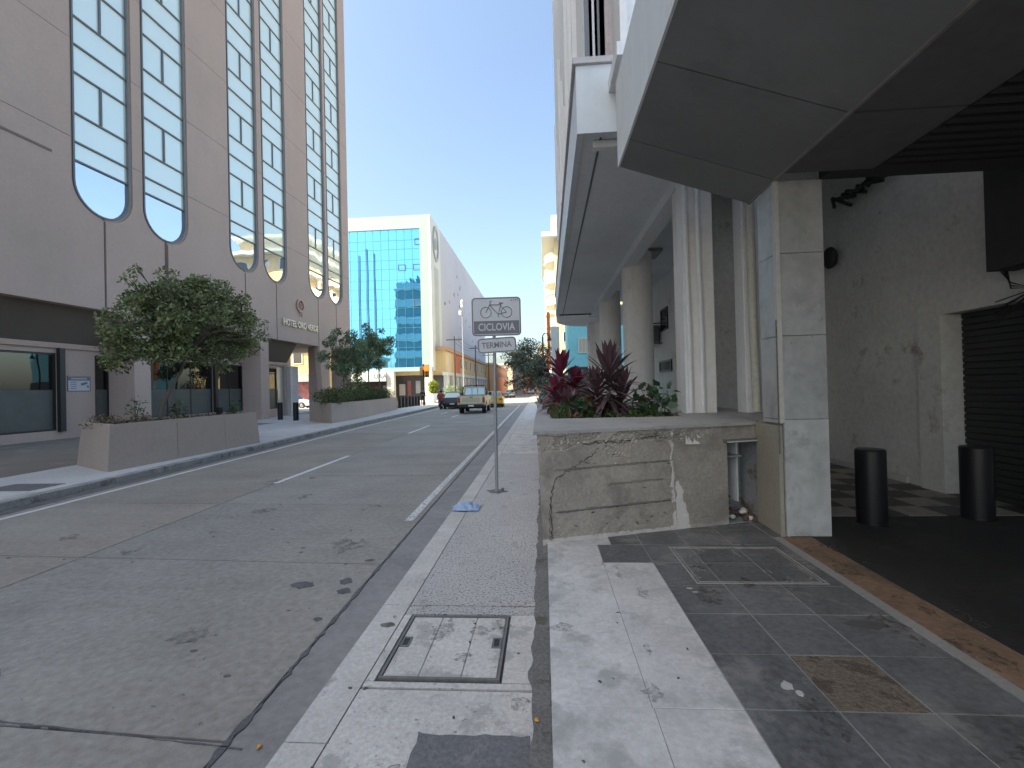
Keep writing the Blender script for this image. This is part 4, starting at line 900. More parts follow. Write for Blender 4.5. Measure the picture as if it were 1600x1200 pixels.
ob('flood_lamp', MB().bbox(-10.1, -9.98, 13.35, 13.5, 1.02, 1.22, .01, 1).cyl((-10.04, 13.42, .9), (-10.04, 13.42, 1.03), .02), m_blackp, None, label='small black garden lamp at the far end of the first planter', cat='lamp')
# hedge and young trees in the second planter
hc = [(-11.35, 23.6), (-11.6, 24.9), (-11.8, 26.3), (-12.0, 27.8), (-12.3, 29.5), (-12.6, 31.2), (-12.9, 33), (-13.1, 35), (-13.3, 37)]
hl = ['nearest the end of the planter', 'second from the near end', 'third from the near end', 'fourth from the near end', 'middle of the row', 'fourth from the far end', 'third from the far end', 'second from the far end', 'at the far end']
for (x, y), l in zip(hc, hl):
    shrub('hedge_shrub', (x, y, .9), .95, .95, 1500, .11, m_hedge, 'clipped dark green hedge shrub in the curving planter, '+l, 'hedge shrubs in the curving planter', stems=6)
shrub('bushy_shrub', (-12.9, 30.2, 1.2), .9, 1.6, 1300, .13, m_dry if False else m_leaf1, 'taller loose shrub rising from the hedge under the young trees')
for i, (x, y, h, s, l) in enumerate(((-12.9, 28.6, 4.1, 1.0, 'leftmost, closest to the hotel arch'), (-13.0, 31.0, 3.9, .95, 'second from the left'), (-13.2, 33.6, 4.6, 1.0, 'third from the left, behind its neighbours'), (-12.9, 35.0, 5.6, 1.15, 'rightmost and tallest, before the glass building'))):
    C, Q = crown_clumps((x, y, h), (1.35*s, 1.45*s, 1.5*s), 24, .28, .5, 20+i)
    tree('young_tree', (x, y, .9), [(x, y, .9), (x+.03, y, 1.8), (x-.02, y+.05, 2.6), (x, y, h-.9)], .07, C, Q, 3800, .16, m_leaf2, 'young green tree in the hedge planter, '+l, 'young trees in the curving hedge planter')
# small-leaved tree in the right planter, overhanging the sidewalk
C, Q = crown_clumps((-.25, 12.3, 2.15), (.62, .7, .75), 36, .14, .30, 31)
C2, Q2 = crown_clumps((.1, 12.0, 1.5), (.3, .5, .4), 14, .15, .26, 33)
C3, Q3 = crown_clumps((-.85, 12.3, 2.3), (.35, .4, .35), 8, .10, .2, 34)
C4 = [(-.85, 12.2, 1.75), (-1.0, 12.2, 1.72), (-.8, 12.2, 1.5), (-.95, 12.2, 1.42)]; Q4 = [.12, .09, .1, .09]
tree('small_leaved_tree', (.45, 12.3, 1.05), [(.45, 12.3, 1.05), (.35, 12.3, 1.4), (.15, 12.3, 1.8)], .05, C+C2+C3+C4, Q+Q2+Q3+Q4, 9000, .062, m_small, 'small-leaved grey-green tree leaning from the right planter over the sidewalk')
def rosette(name, base, heads, mat, label, leaf=.42, n=34, wid=.06, cat='plant', drop=.3):
    t = empty(name, base, label, cat); st = MB()
    for hi, (hx, hy, hz, k) in enumerate(heads):
        b = Vector(base); h = Vector((hx, hy, hz)); st.tube([b+Vector((random.uniform(-.04, .04), random.uniform(-.04, .04), 0)), b.lerp(h, .5)+Vector((random.uniform(-.03, .03), 0, 0)), h], [.022, .017, .014], 6)
        for i in range(int(n*k)):
            az = i*2.4+random.uniform(-.2, .2); q = (i+.5)/int(n*k); el = R(82-104*q+random.uniform(-8, 8)); L_ = leaf*k*(.72+.4*math.sin(math.pi*min(1, q*1.1)))*random.uniform(.85, 1.1)
            d = Vector((math.cos(az)*math.cos(el), math.sin(az)*math.cos(el), math.sin(el))); s_ = Vector((-math.sin(az), math.cos(az), 0)); o_ = h-Vector((0, 0, drop*q*k)); wd = wid*random.uniform(.8, 1.2)
            pts = []; m_ = 5
            for j in range(m_+1):
                u = j/m_; c = o_+d*L_*u-Vector((0, 0, .55*L_*u*u*(1.05-math.sin(el)*.75))); w_ = wd*(math.sin(math.pi*(.06+.94*u)**1.0))*.5+.004*(1-u)
                nrm = s_.cross(d).normalized()
                pts += [c-s_*w_+nrm*w_*.35, c, c+s_*w_+nrm*w_*.35]
            f = [(3*j+a, 3*j+a+1, 3*j+a+4, 3*j+a+3) for j in range(m_) for a in (0, 1)]
            ob('leaf', MB().add(pts, f), mat, t)
    ob('stems', st, m_bark, t); return t
rosette('cordyline', (.34, 7.4, 1.05), [(.30, 7.4, 1.97, 1.0), (.52, 7.5, 1.74, .8), (.18, 7.2, 1.62, .75)], m_red, 'bright crimson broad-leaved cordyline in the right planter beside the small-leaved tree', leaf=.46, n=46, wid=.095, drop=.5)
rosette('cordyline', (.98, 6.9, 1.05), [(.98, 6.9, 1.93, 1.0), (.80, 6.95, 1.66, .8), (1.18, 7.0, 1.60, .85)], m_purple, 'dark purple cordyline, tallest plant in the middle of the right planter', leaf=.60, n=66, wid=.08, drop=.65)
rosette('cordyline', (.66, 6.8, 1.05), [(.66, 6.8, 1.35, .6)], m_orl, 'small rusty orange cordyline between the crimson and the purple one', leaf=.44, n=24, wid=.075)
rosette('cordyline', (.35, 6.6, 1.05), [(.35, 6.6, 1.42, .62)], m_purple, 'low dull purple cordyline under the crimson one', leaf=.5, n=30, wid=.08)
shrub('broad_leaf_plant', (1.62, 6.9, 1.08), .33, .55, 90, .15, m_broad, 'fresh green broad-leaved plant right of the purple cordyline, before the round column', asp=.6, stems=9)
shrub('broad_leaf_plant', (.47, 6.5, 1.08), .2, .38, 70, .13, m_broad, 'green heart-leaved plant below the crimson cordyline', asp=.7, stems=6)
shrub('leafy_shrub', (.2, 8.7, 1.06), .3, .75, 420, .09, m_small, 'dark leafy shrub between the crimson cordyline and the sidewalk edge')
shrub('spiky_grass', (.22, 6.35, 1.08), .16, .22, 130, .14, m_cover, 'tuft of bright green grass at the inner corner of the right planter', asp=.12, up=1.2)
shrub('brown_tuft', (.36, 6.28, 1.07), .14, .16, 110, .10, m_dry, 'small reddish brown tuft at the front edge of the right planter', asp=.2, up=.8)
P = np.stack([rng.uniform(.17, 1.8, 4200), 6.2+rng.random(4200)**1.5*9, 1.07+.15*rng.random(4200)**2], 1)
ob('ground_cover', leaf_mesh('ground_cover', P, .075, asp=.7), m_cover, None, label='low green ground cover filling the right planter', cat='ground cover', kind='stuff')
for i, y in enumerate((9.2, 10.6, 14.5, 17.5)):
    shrub('planter_shrub', (.55+.2*(i % 2), y, 1.06), .5, .9, 700, .1, m_broad if i % 2 else m_small, 'leafy green shrub farther back in the right planter, '+['behind the crimson cordyline', 'beside the small-leaved tree', 'beyond the small-leaved tree', 'last before the planter end'][i], 'shrubs at the back of the right planter')

# ------------------------------------------------------------------ street sign
sx, sy = -.76, 7.02
sg = empty('street_sign', (sx, sy, 0), 'grey bicycle lane sign reading CICLOVIA with a TERMINA plate below on a galvanised pole', 'sign')
ob('pole', MB().tube([(sx, sy, -.05), (sx+.006, sy, 1.2), (sx+.02, sy, 2.98)], .026, 14), m_galv, sg, smooth=True)
ob('foot_mortar', blob(sx, sy, .13, .11, -.02, .012, 24, .4), m_dirtstrip, sg)
ob('foot_stub', MB().cyl((sx+.09, sy, 0), (sx+.09, sy, .05), .022), m_steel, sg)
for z in (2.9, 2.5, 2.28): ob('bracket', MB().box(sx-.05, sx+.08, sy-.042, sy+.03, z-.015, z+.015), m_galv, sg)
ZSN = sy-.05
def plate(w_, h_, cx, cz, rot, nm):
    fm = frame_m((cx, ZSN, cz), (math.cos(rot), .03, math.sin(rot)), (-math.sin(rot), 0, math.cos(rot)))
    p = ob(nm, xf(MB().prism(rrect(w_, h_, .06), -.004, 0), fm), m_signw, sg)
    ob('border', ring(rrect(w_-.012, h_-.012, .055), rrect(w_-.045, h_-.045, .042), 0, .0015, fm), m_signg, p)
    return p, fm
p1, f1 = plate(.765, .60, -.70, 2.705, .0, 'plate')
ob('band', xf(MB().prism(rrect(.70, .20, .004, 2, 0, -.165), .0004, .002), f1), m_signg, p1)
text('lettering', 'CICLOVIA', .158, f1 @ Matrix.Translation((0, -.165, .003)), m_signw, p1, .0008, sx=.80, font_bold=.002)
text('corner_lettering', 'ATM', .05, f1 @ Matrix.Translation((.28, .245, .001)), m_signg, p1, .0006, sx=1.2)
# bicycle pictogram
bk = MB(); K = .0245/.0245
def bt(pts, r=.006): bk.tube([f1 @ Vector((a, b, .002)) for a, b in pts], r, 6)
w1c, w2c = (-.16, .065), (.16, .065)
for c in (w1c, w2c): bt([(c[0]+.082*math.cos(R(a)), c[1]+.082*math.sin(R(a))) for a in range(0, 361, 12)], .0055)
bt([w1c, (-.085, .215), (-.10, .235), (-.06, .245)]); bt([(-.10, .18), (.03, .035), (.075, .185)], .007); bt([(-.1, .183), (.07, .18)], .007)
bt([(.03, .035), w2c], .006); bt([(.07, .165), w2c], .005); bt([(.045, .205), (.11, .207)], .009); bt([(.075, .185), (.078, .205)], .007); bt([(.03, .035), (.03, -.005), (.045, -.008)], .005); bt([w1c, (-.12, .14)], .006)
ob('bicycle_symbol', bk, m_signg, p1)
p2, f2 = plate(.60, .235, -.70, 2.265, .045, 'plate')
text('lettering', 'TERMINA', .125, f2 @ Matrix.Translation((-.005, 0, .002)), m_signg, p2, .0008, sx=.88, font_bold=.002)
ob('bolt', MB().cyl((-.70, ZSN-.001, 2.345), (-.70, ZSN-.01, 2.345), .009), m_galv, p2)
# blue bag, orange bits
bg = ob('plastic_bag', MB(), None) if False else None
bm = bmesh.new(); bmesh.ops.create_grid(bm, x_segments=26, y_segments=20, size=.5)
for q in bm.verts:
    u, v_ = q.co.x, q.co.y; rr = 1+.25*mn.noise(Vector((math.atan2(v_, u)*1.5, 0, 4)))
    q.co = Vector((-1.06+u*.36*rr, 6.02+v_*.30*rr, .012+.055*max(0, 1-(u*u+v_*v_)*3.6)*(1+.9*mn.noise(Vector((u*6, v_*6, 0))))+.02*abs(mn.noise(Vector((u*15, v_*15, 3))))))
bm.verts.index_update(); mb = MB().add([q.co for q in bm.verts], [[q.index for q in f.verts] for f in bm.faces]); bm.free()
o = ob('plastic_bag', mb, M('pale_blue_plastic', (.30, .42, .60), .45, .1, 8, 40, .1, spec=.6), None, smooth=True, label='crumpled pale blue plastic bag lying on the kerb left of the sign pole', cat='bag')
for x, y, z, l in ((-1.42, 2.13, ZR, 'tiny orange scrap lying in the near gutter'), (-.07, 2.18, .008, 'tiny orange scrap at the foot of the paving step')):
    ob('orange_scrap', crumple((x, y, z+.008), .012, seed=x), M('orange_scrap', (.6, .30, .05), .7), None, label=l, cat='litter')

# ------------------------------------------------------------------ people
def person(name, loc, rz, joints, edges, rad, label, mats, extra=None):
    """one continuous skinned body; clothing colours come as separate skinned shells"""
    root = empty(name, loc, label, 'person', rz=rz)
    def skin(nm, ids, eds, scale, mat):
        me = bpy.data.meshes.new(nm); mp = {k: i for i, k in enumerate(ids)}
        me.from_pydata([joints[k] for k in ids], [(mp[a], mp[b]) for a, b in eds], [])
        o = bpy.data.objects.new('tmp', me); COL.objects.link(o); md = o.modifiers.new('s', 'SKIN'); o.modifiers.new('u', 'SUBSURF').levels = 1
        for i, k in enumerate(ids):
            r_ = rad[k]*scale; me.skin_vertices[0].data[i].radius = (r_, r_)
        me.skin_vertices[0].data[0].use_root = True
        dg = bpy.context.evaluated_depsgraph_get(); m2 = bpy.data.meshes.new_from_object(o.evaluated_get(dg)); bpy.data.objects.remove(o); m2.materials.clear()
        return ob(nm, m2, mat, root, smooth=True, local=True)
    skin('body', list(joints), edges, 1, mats['skin'])
    for nm, ids, sc, mt in mats['clothes']: skin(nm, ids, [e for e in edges if e[0] in ids and e[1] in ids], sc, mt)
    return root
m_skin = M('skin_tone', (.28, .16, .10), .6); m_navy = M('dark_uniform', (.02, .022, .03), .85); m_hiv = M('yellow_vest', (.65, .75, .05), .7); m_crim = M('crimson_shirt', (.30, .02, .03), .8); m_jean = M('grey_trousers', (.09, .09, .10), .85); m_helm = M('dark_helmet', (.03, .03, .03), .3)
m_glove = m_skin
ST = dict(pel=(0, 0, .95), chest=(0, 0, 1.32), neck=(0, 0, 1.50), head=(0, .02, 1.62), crown=(0, .01, 1.72), lh=(-.1, 0, .9), lk=(-.12, .02, .5), la=(-.12, 0, .08), lt=(-.13, .15, .03), rh=(.1, 0, .9), rk=(.12, .03, .5), ra=(.13, 0, .08), rt=(.15, .15, .03),
          ls=(-.18, 0, 1.42), le=(-.25, -.02, 1.14), lw=(-.30, .08, .90), lf=(-.31, .12, .80), rs=(.18, 0, 1.42), re=(.27, .02, 1.15), rw=(.16, .2, 1.08), rf=(.08, .24, 1.06))
SE = [('pel', 'chest'), ('chest', 'neck'), ('neck', 'head'), ('head', 'crown'), ('pel', 'lh'), ('lh', 'lk'), ('lk', 'la'), ('la', 'lt'), ('pel', 'rh'), ('rh', 'rk'), ('rk', 'ra'), ('ra', 'rt'), ('chest', 'ls'), ('ls', 'le'), ('le', 'lw'), ('lw', 'lf'), ('chest', 'rs'), ('rs', 're'), ('re', 'rw'), ('rw', 'rf')]
SR = dict(pel=.15, chest=.16, neck=.06, head=.095, crown=.07, lh=.10, lk=.065, la=.045, lt=.04, rh=.10, rk=.065, ra=.045, rt=.04, ls=.075, le=.05, lw=.035, lf=.03, rs=.075, re=.05, rw=.035, rf=.03)
legs = ['pel', 'lh', 'lk', 'la', 'rh', 'rk', 'ra']; tors = ['pel', 'chest', 'ls', 'le', 'rs', 're']
pr = person('person', (-13.05, 48.4, -.02), R(200), ST, SE, SR, 'person in dark uniform with a yellow reflective vest standing beside the traffic light', dict(skin=m_skin, clothes=[('trousers', legs, 1.12, m_navy), ('jacket', tors+['lw', 'rw'], 1.12, m_navy), ('vest', ['pel', 'chest'], 1.25, m_hiv)]))
ob('cap', MB().ball((0, .02, 1.73), .115, 10, 6, (1, 1.1, .6)), m_navy, pr, local=True)
ob('boots', MB().bbox(-.17, -.07, -.06, .2, 0, .1, .03, 1).bbox(.08, .19, -.06, .2, 0, .1, .03, 1), m_helm, pr, local=True)

# ------------------------------------------------------------------ vehicles (local frame: y forward, origin on the road)
def wheel(par, x, y, r, wd, side):
    t = ob('wheel', MB().cyl((x-wd/2, y, r), (x+wd/2, y, r), r, n=24), m_tyre, par, smooth=True, local=True)
    ob('rim', MB().cyl((x+side*wd*.5, y, r), (x+side*(wd*.5+.012), y, r), r*.62, r*.55, n=18), m_rim, t, local=True)
def vehicle_body(prof, wd, taper, mat, par, nm='body'):
    """prof: (y,z) outline; vertices above taper[0] lean inwards by taper[1]"""
    bm = bmesh.new(); n = len(prof); L = []
    for s in (-1, 1):
        L.append([bm.verts.new((s*(wd/2-max(0, (z-taper[0]))*taper[1]), y, z)) for y, z in prof])
    bm.faces.new(L[0][::-1] if True else L[0]); bm.faces.new(L[1])
    for i in range(n): bm.faces.new((L[0][i], L[0][(i+1) % n], L[1][(i+1) % n], L[1][i]))
    bmesh.ops.recalc_face_normals(bm, faces=bm.faces[:]); bmesh.ops.bevel(bm, geom=bm.edges[:], offset=.035, segments=2, affect='EDGES', clamp_overlap=True)
    me = bpy.data.meshes.new(nm); bm.to_mesh(me); bm.free(); return ob(nm, me, mat, par, smooth=True, local=True)
def arch(cy, r): return [(cy-r*math.cos(R(a)), .30+r*math.sin(R(a))) for a in range(0, 181, 30)]
def car(name, loc, rz, colr, label, cat, L=4.3, W=1.7, Hh=1.42, wag=False, lamp=False):
    t = empty(name, loc, label, cat, rz=rz); mt = M('paint_'+'%02x%02x%02x' % tuple(int(c*255) for c in colr), colr, .3, .03, 1, 5, .02, spec=.6, coord='O')
    h = L/2; wf, wr = h*.62, -h*.62
    prof = [(-h, .35), (-h, .88), (-h+.1, .93), (h-.9, .93), (h-.15, .75), (h, .6), (h, .3)]+arch(wf, .36)[::-1]+arch(wr, .36)[::-1]
    prof = [(-h, .35), (-h, .88), (-h+.1, .95), (h*.38, .95), (h-.12, .74), (h, .58), (h, .28), (wf+.36, .28)]+[(wf+.36*math.cos(R(a)), .28+.36*math.sin(R(a))) for a in range(30, 180, 30)]+[(wf-.36, .28), (wr+.36, .28)]+[(wr+.36*math.cos(R(a)), .28+.36*math.sin(R(a))) for a in range(30, 180, 30)]+[(wr-.36, .28)]
    b = vehicle_body(prof, W, (.7, .12), mt, t)
    rf = -h*.52 if not wag else -h*.8
    cab = [(-h+.35 if not wag else -h+.08, .93), (rf, Hh-.03), (-.1, Hh), (h*.16, Hh-.05), (h*.42, .93)]
    cb = vehicle_body(cab, W-.14, (.93, .26), mt, t, 'cabin')
    wc = W-.14; ins = lambda z: wc/2-(z-.93)*.26
    # glass: rear, front, sides, slightly proud of the cabin
    def gl(y0, z0, y1, z1, mrg=.14):
        a, b_ = Vector((0, y0, z0)), Vector((0, y1, z1)); n_ = Vector((0, -(z1-z0), (y1-y0))).normalized()*(.014 if y0 < 0 else -.014)
        if y0 < 0: n_ = Vector((0, -(z1-z0), (y1-y0))).normalized()*.014
        P = []
        for q, p in ((.12, a.lerp(b_, .12)), (.88, a.lerp(b_, .88))):
            x = ins(p.z)-.07; P.append((p+n_, x))
        (p0, x0), (p1, x1) = P
        return MB().quad((-x0, p0.y, p0.z), (x0, p0.y, p0.z), (x1, p1.y, p1.z), (-x1, p1.y, p1.z))
    ob('rear_window', gl(cab[0][0], cab[0][1], cab[1][0], cab[1][1]), m_car_glass, t, local=True)
    ob('windscreen', xf(gl(cab[4][0], cab[4][1], cab[3][0], cab[3][1]), Matrix.Translation((0, .03, .005))), m_car_glass, t, local=True)
    for s in (-1, 1):
        zz0, zz1 = .99, Hh-.1
        ya = cab[0][0]+(cab[1][0]-cab[0][0])*.25; yb = cab[4][0]-.18
        for (p0, p1, q0, q1) in ((ya+.1, -.12, cab[1][0]+.08, -.12), (-.04, yb, -.04, cab[3][0]-.04)):
            ob('side_window', MB().quad((s*(ins(zz0)+.008), p0, zz0), (s*(ins(zz0)+.008), p1, zz0), (s*(ins(zz1)+.008), q1, zz1), (s*(ins(zz1)+.008), q0, zz1)), m_car_glass, t, local=True)
        ob('tail_light', MB().bbox(s*(W/2-.18)-.14, s*(W/2-.18)+.14, -h-.012, -h+.05, .68, .82, .01, 1), m_tail, t, local=True)
        ob('headlight', MB().bbox(s*(W/2-.22)-.16, s*(W/2-.22)+.16, h-.1, h+.005, .56, .68, .01, 1), m_plate, t, local=True)
        ob('mirror', MB().bbox(s*(W/2+.02)-.08, s*(W/2+.02)+.08, h*.36, h*.36+.07, .92, 1.04, .02, 1), mt, t, local=True)
        for yy in (wf, wr): wheel(t, s*(W/2-.1), yy, .30, .19, s)
    ob('bumper', MB().bbox(-W/2+.02, W/2-.02, -h-.06, -h+.1, .34, .56, .03, 2), m_blackp if wag else mt, t, local=True)
    ob('number_plate', MB().box(-.2, .2, -h-.075, -h-.06, .40, .51) if wag else MB().box(-.2, .2, -h-.012, -h, .62, .73), m_plate, t, local=True)
    if lamp: ob('roof_sign', MB().bbox(-.25, .25, -.2, .0, Hh, Hh+.12, .02, 1), m_plate, t, local=True)
    ob('underbody', MB().box(-W/2+.12, W/2-.12, -h+.1, h-.1, .16, .34), m_blackp, t, local=True)
    return t
def pickup(loc, rz, sc):
    t = empty('pickup_truck', loc, 'cream pickup truck with dark cab frame seen from behind, driving away in the near lane', 'pickup truck', rz=rz); t.scale = (sc, sc, sc)
    cream = M('cream_truck_paint', (.52, .47, .30), .4, .05, 1.5, 9, .05, spec=.5, coord='O'); pale = M('pale_cream_tailgate', (.62, .58, .43), .45, .05, 2, 9, .05, coord='O')
    W = 1.72; h = 2.3
    for s in (-1, 1):
        x0, x1 = sorted((s*W/2, s*(W/2-.08)))
        ob('bed_side', MB().prism([(-h, .58), (-h, 1.12), (-.30, 1.12), (-.30, .45), (-.85, .45)]+[(-1.35+.42*math.cos(R(a)), .42+.40*math.sin(R(a))) for a in range(10, 180, 20)]+[(-1.9, .58)], x0, x1, 'x'), cream, t, local=True)
        ob('tail_light', MB().bbox(*sorted((s*(W/2-.01), s*(W/2-.16))), -h-.02, -h+.04, .72, 1.02, .008, 1), m_tail, t, local=True)
        for yy in (-1.35, 1.35): wheel(t, s*(W/2-.13), yy, .36, .24, s)
        ob('mirror', MB().bbox(*sorted((s*(W/2-.02), s*(W/2+.17))), .75, .82, 1.12, 1.32, .02, 1), m_blackp, t, local=True)
    tg = ob('tailgate', MB().bbox(-W/2+.16, W/2-.16, -h-.02, -h+.04, .62, 1.12, .012, 1), pale, t, local=True)
    ob('pressing', MB().bbox(-.55, .55, -h-.032, -h-.015, .76, 1.0, .006, 1), cream, tg, local=True)
    ob('handle', MB().box(-.1, .1, -h-.045, -h-.02, 1.02, 1.06), m_blackp, tg, local=True)
    ob('bed_floor', MB().box(-W/2+.08, W/2-.08, -h+.04, -.32, .58, .64).box(-W/2+.081, W/2-.081, -.36, -.30, .60, 1.10), cream, t, local=True)
    vehicle_body([(-.28, .45), (-.28, 1.12), (.9, 1.12), (2.2, 1.0), (2.3, .85), (2.3, .5), (1.75, .45)]+[(1.35+.42*math.cos(R(a)), .42+.40*math.sin(R(a))) for a in range(10, 180, 20)]+[(.9, .45)], W, (1.0, .1), cream, t)
    cb = vehicle_body([(-.27, 1.10), (-.16, 1.66), (.75, 1.68), (1.15, 1.12)], W-.1, (1.1, .22), cream, t, 'cabin')
    ob('rear_window', MB().quad((-.66, -.285, 1.17), (.66, -.285, 1.17), (.60, -.205, 1.60), (-.60, -.205, 1.60)), m_car_glass, t, local=True)
    [ob('window_divider', MB().box(x_, x_+.02, -.30, -.21, 1.17, 1.6), m_blackp, t, local=True) for x_ in (-.2, .18)]
    for s in (-1, 1): ob('side_window', MB().quad((s*.803, -.1, 1.18), (s*.803, .95, 1.18), (s*.715, .65, 1.60), (s*.715, -.05, 1.60)), m_car_glass, t, local=True)
    ob('roll_bar', MB().tube([(-.80, -.42, 1.10), (-.74, -.42, 1.66), (-.66, -.42, 1.76), (.66, -.42, 1.76), (.74, -.42, 1.66), (.80, -.42, 1.10)], .035, 8).tube([(-.76, -.42, 1.45), (-.8, -1.3, 1.14)], .03, 6).tube([(.76, -.42, 1.45), (.8, -1.3, 1.14)], .03, 6), m_blackp, t, local=True)
    for x in (-.4, .4): ob('headrest', MB().bbox(x-.14, x+.14, -.12, -.04, 1.25, 1.45, .03, 1), m_blackp, t, local=True)
    bp = ob('bumper', MB().bbox(-W/2+.03, W/2-.03, -h-.16, -h-.03, .42, .58, .02, 1), m_blackp, t, local=True)
    ob('number_plate', MB().box(-.17, .17, -h-.175, -h-.16, .47, .57), m_plate, bp, local=True)
    ob('underbody', MB().box(-.5, .5, -h+.1, h-.2, .36, .57).cyl((-.7, -1.35, .36), (.7, -1.35, .36), .07, n=8), m_blackp, t, local=True)
    ob('bed_load', crumple((.1, -1.0, .78), .3, seed=3), m_blackp, t, local=True)
    return t
pickup((-5.05, 33.4, ZR), R(2), 1.10)
car('taxi_car', (-4.6, 42.5, ZR), R(3), (.62, .36, .03), 'yellow taxi half hidden behind the pickup truck', 'taxi', lamp=False)
car('station_wagon', (-8.1, 41.2, ZR), R(4), (.07, .08, .09), 'dark grey station wagon left of the pickup truck', 'car', wag=True, Hh=1.5)
car('parked_car', (-22.3, 47.5, -.02), R(-75), (.60, .61, .62), 'white car seen through the hotel entrance passage', 'car')
car('parked_car', (-26.5, 46.3, -.02), R(-85), (.55, .57, .6), 'silver car behind the hedge planter left of the passage', 'car')
car('distant_car', (-6.2, 84, ZR), R(2), (.55, .55, .55), 'pale car far down the street behind the taxi', 'car')
car('distant_car', (-3.4, 122, ZR), R(182), (.5, .5, .52), 'small pale car at the far end of the street', 'car')
car('distant_car', (1.6, 52, ZR), R(88), (.66, .66, .65), 'white car on the cross street behind the small-leaved tree', 'car')
# motorcycle with rider
mc_ = empty('motorcycle', (-8.95, 39.2, ZR), 'small red motorcycle ridden away beside the left kerb', 'motorcycle', rz=R(6))
for y in (-.62, .62):
    wl = ob('wheel', xf(ring(arc(0, 0, .30, 0, 345, 23), arc(0, 0, .21, 0, 345, 23), -.045, .045), frame_m((0, y, .30), (0, 1, 0), (0, 0, 1))), m_tyre, mc_, local=True)
    ob('rim', MB().cyl((-.02, y, .30), (.02, y, .30), .205, n=16), m_rim, wl, local=True)
ob('frame', MB().tube([(0, -.6, .32), (0, -.2, .55), (0, .35, .62), (0, .6, .32)], .04, 6).tube([(0, .35, .62), (0, .30, .98)], .03, 6), m_blackp, mc_, local=True)
ob('engine', MB().bbox(-.14, .14, -.15, .25, .25, .55, .04, 2), m_rim, mc_, local=True)
ob('tank', MB().bbox(-.13, .13, .0, .4, .62, .84, .06, 2), m_crim, mc_, local=True); ob('seat', MB().bbox(-.13, .13, -.65, .02, .68, .78, .03, 2), m_blackp, mc_, local=True)
ob('handlebar', MB().tube([(-.36, .22, 1.0), (-.1, .32, .98), (.1, .32, .98), (.36, .22, 1.0)], .018, 6), m_blackp, mc_, local=True)
ob('mudguard', MB().bbox(-.07, .07, -.85, -.45, .6, .66, .02, 1), m_crim, mc_, local=True); ob('tail_light', MB().bbox(-.06, .06, -.90, -.85, .6, .68, .01, 1), m_tail, mc_, local=True)
ob('exhaust', MB().tube([(.14, .1, .3), (.17, -.3, .28), (.17, -.75, .34)], .04, 8), m_chr, mc_, local=True)
RJ = dict(pel=(0, -.22, .86), chest=(0, -.12, 1.22), neck=(0, -.06, 1.40), head=(0, -.02, 1.53), crown=(0, -.02, 1.62), lh=(-.11, -.16, .84), lk=(-.24, .22, .74), la=(-.2, .02, .36), lt=(-.2, .16, .30), rh=(.11, -.16, .84), rk=(.24, .22, .74), ra=(.2, .02, .36), rt=(.2, .16, .30),
          ls=(-.18, -.1, 1.33), le=(-.33, .0, 1.10), lw=(-.33, .18, 1.03), lf=(-.32, .25, 1.02), rs=(.18, -.1, 1.33), re=(.33, .0, 1.10), rw=(.33, .18, 1.03), rf=(.32, .25, 1.02))
rd = person('person', (-8.95, 39.2, ZR), R(6), RJ, SE, SR, 'person in a crimson shirt and helmet riding the small motorcycle', dict(skin=m_skin, clothes=[('trousers', legs, 1.12, m_jean), ('shirt', tors, 1.14, m_crim)]))
ob('helmet', MB().ball((0, -.02, 1.57), .145, 12, 8, (1, 1.1, 1)), m_helm, rd, smooth=True, local=True)
ob('shoes', MB().bbox(-.25, -.15, -.04, .22, .26, .35, .02, 1).bbox(.15, .25, -.04, .22, .26, .35, .02, 1), m_helm, rd, local=True)
# traffic light
tl = empty('traffic_light', (-13.0, 48.7, 0), 'traffic light with a glowing red lamp widened by its bloom on a dark post before the glass building', 'traffic light')
ob('post', MB().cyl((-13.0, 48.7, -.1), (-13.0, 48.7, 4.4), .09, n=12), m_blackp, tl)
hd = ob('housing', MB().bbox(-12.88, -12.35, 48.6, 48.8, 2.95, 4.35, .04, 1), M('yellow_housing', (.5, .32, .05), .5), tl)
ob('red_lamp', MB().cyl((-12.62, 48.59, 3.98), (-12.62, 48.50, 3.98), .33, n=20), emis('red_lamp_glow', (1, .10, .02), 1.3), hd)  # disc wider than the other lamps: the glow's bloom is put into its shape
for z, c in ((3.5, (.10, .06, .01)), (3.15, (.01, .08, .04))): ob('lamp', MB().cyl((-12.62, 48.59, z), (-12.62, 48.54, z), .14, n=16), M('unlit_lamp_%d' % int(z*10), c, .3), hd)
ob('side_housing', MB().bbox(-13.4, -13.12, 48.6, 48.8, 3.2, 4.1, .03, 1), MATS['yellow_housing'], tl)
ob('base', MB().cyl((-13.0, 48.7, 0), (-13.0, 48.7, .6), .16, .1, n=12), m_blackp, tl)
# street lamps and poles
def lamp_post(x, y, h, label, arms=1):
    t = empty('street_lamp', (x, y, 0), label, 'street lamp')
    ob('pole', MB().tube([(x, y, -.1), (x, y, h*.5), (x, y, h)], [.10, .07, .05], 8), m_galv if arms != 2 else m_blackp, t)
    if arms == 2:
        ob('hook', MB().tube([(x, y, h)]+[(x+.22-.22*math.cos(R(a)), y, h+.25*math.sin(R(a))) for a in range(20, 181, 20)], .035, 6), m_blackp, t)
        ob('lantern', MB().cyl((x+.44, y, h-.25), (x+.44, y, h+.02), .16, .06, n=10), m_blackp, t)
    else:
        ob('lantern', MB().cyl((x, y, h), (x, y, h+.5), .14, .2, n=10).cyl((x, y, h+.5), (x, y, h+.75), .2, .03, n=10), m_plate, t)
        ob('collar', MB().ball((x, y, h-.2), .2, 10, 6), m_plate, t)
        ob('box', MB().bbox(x-.45, x-.1, y-.15, y+.15, h-1.4, h-.8, .02, 1), m_plate, t)
lamp_post(-10.95, 62, 13.2, 'tall pale street lamp pole left of the bicycle sign, in front of the white wall')
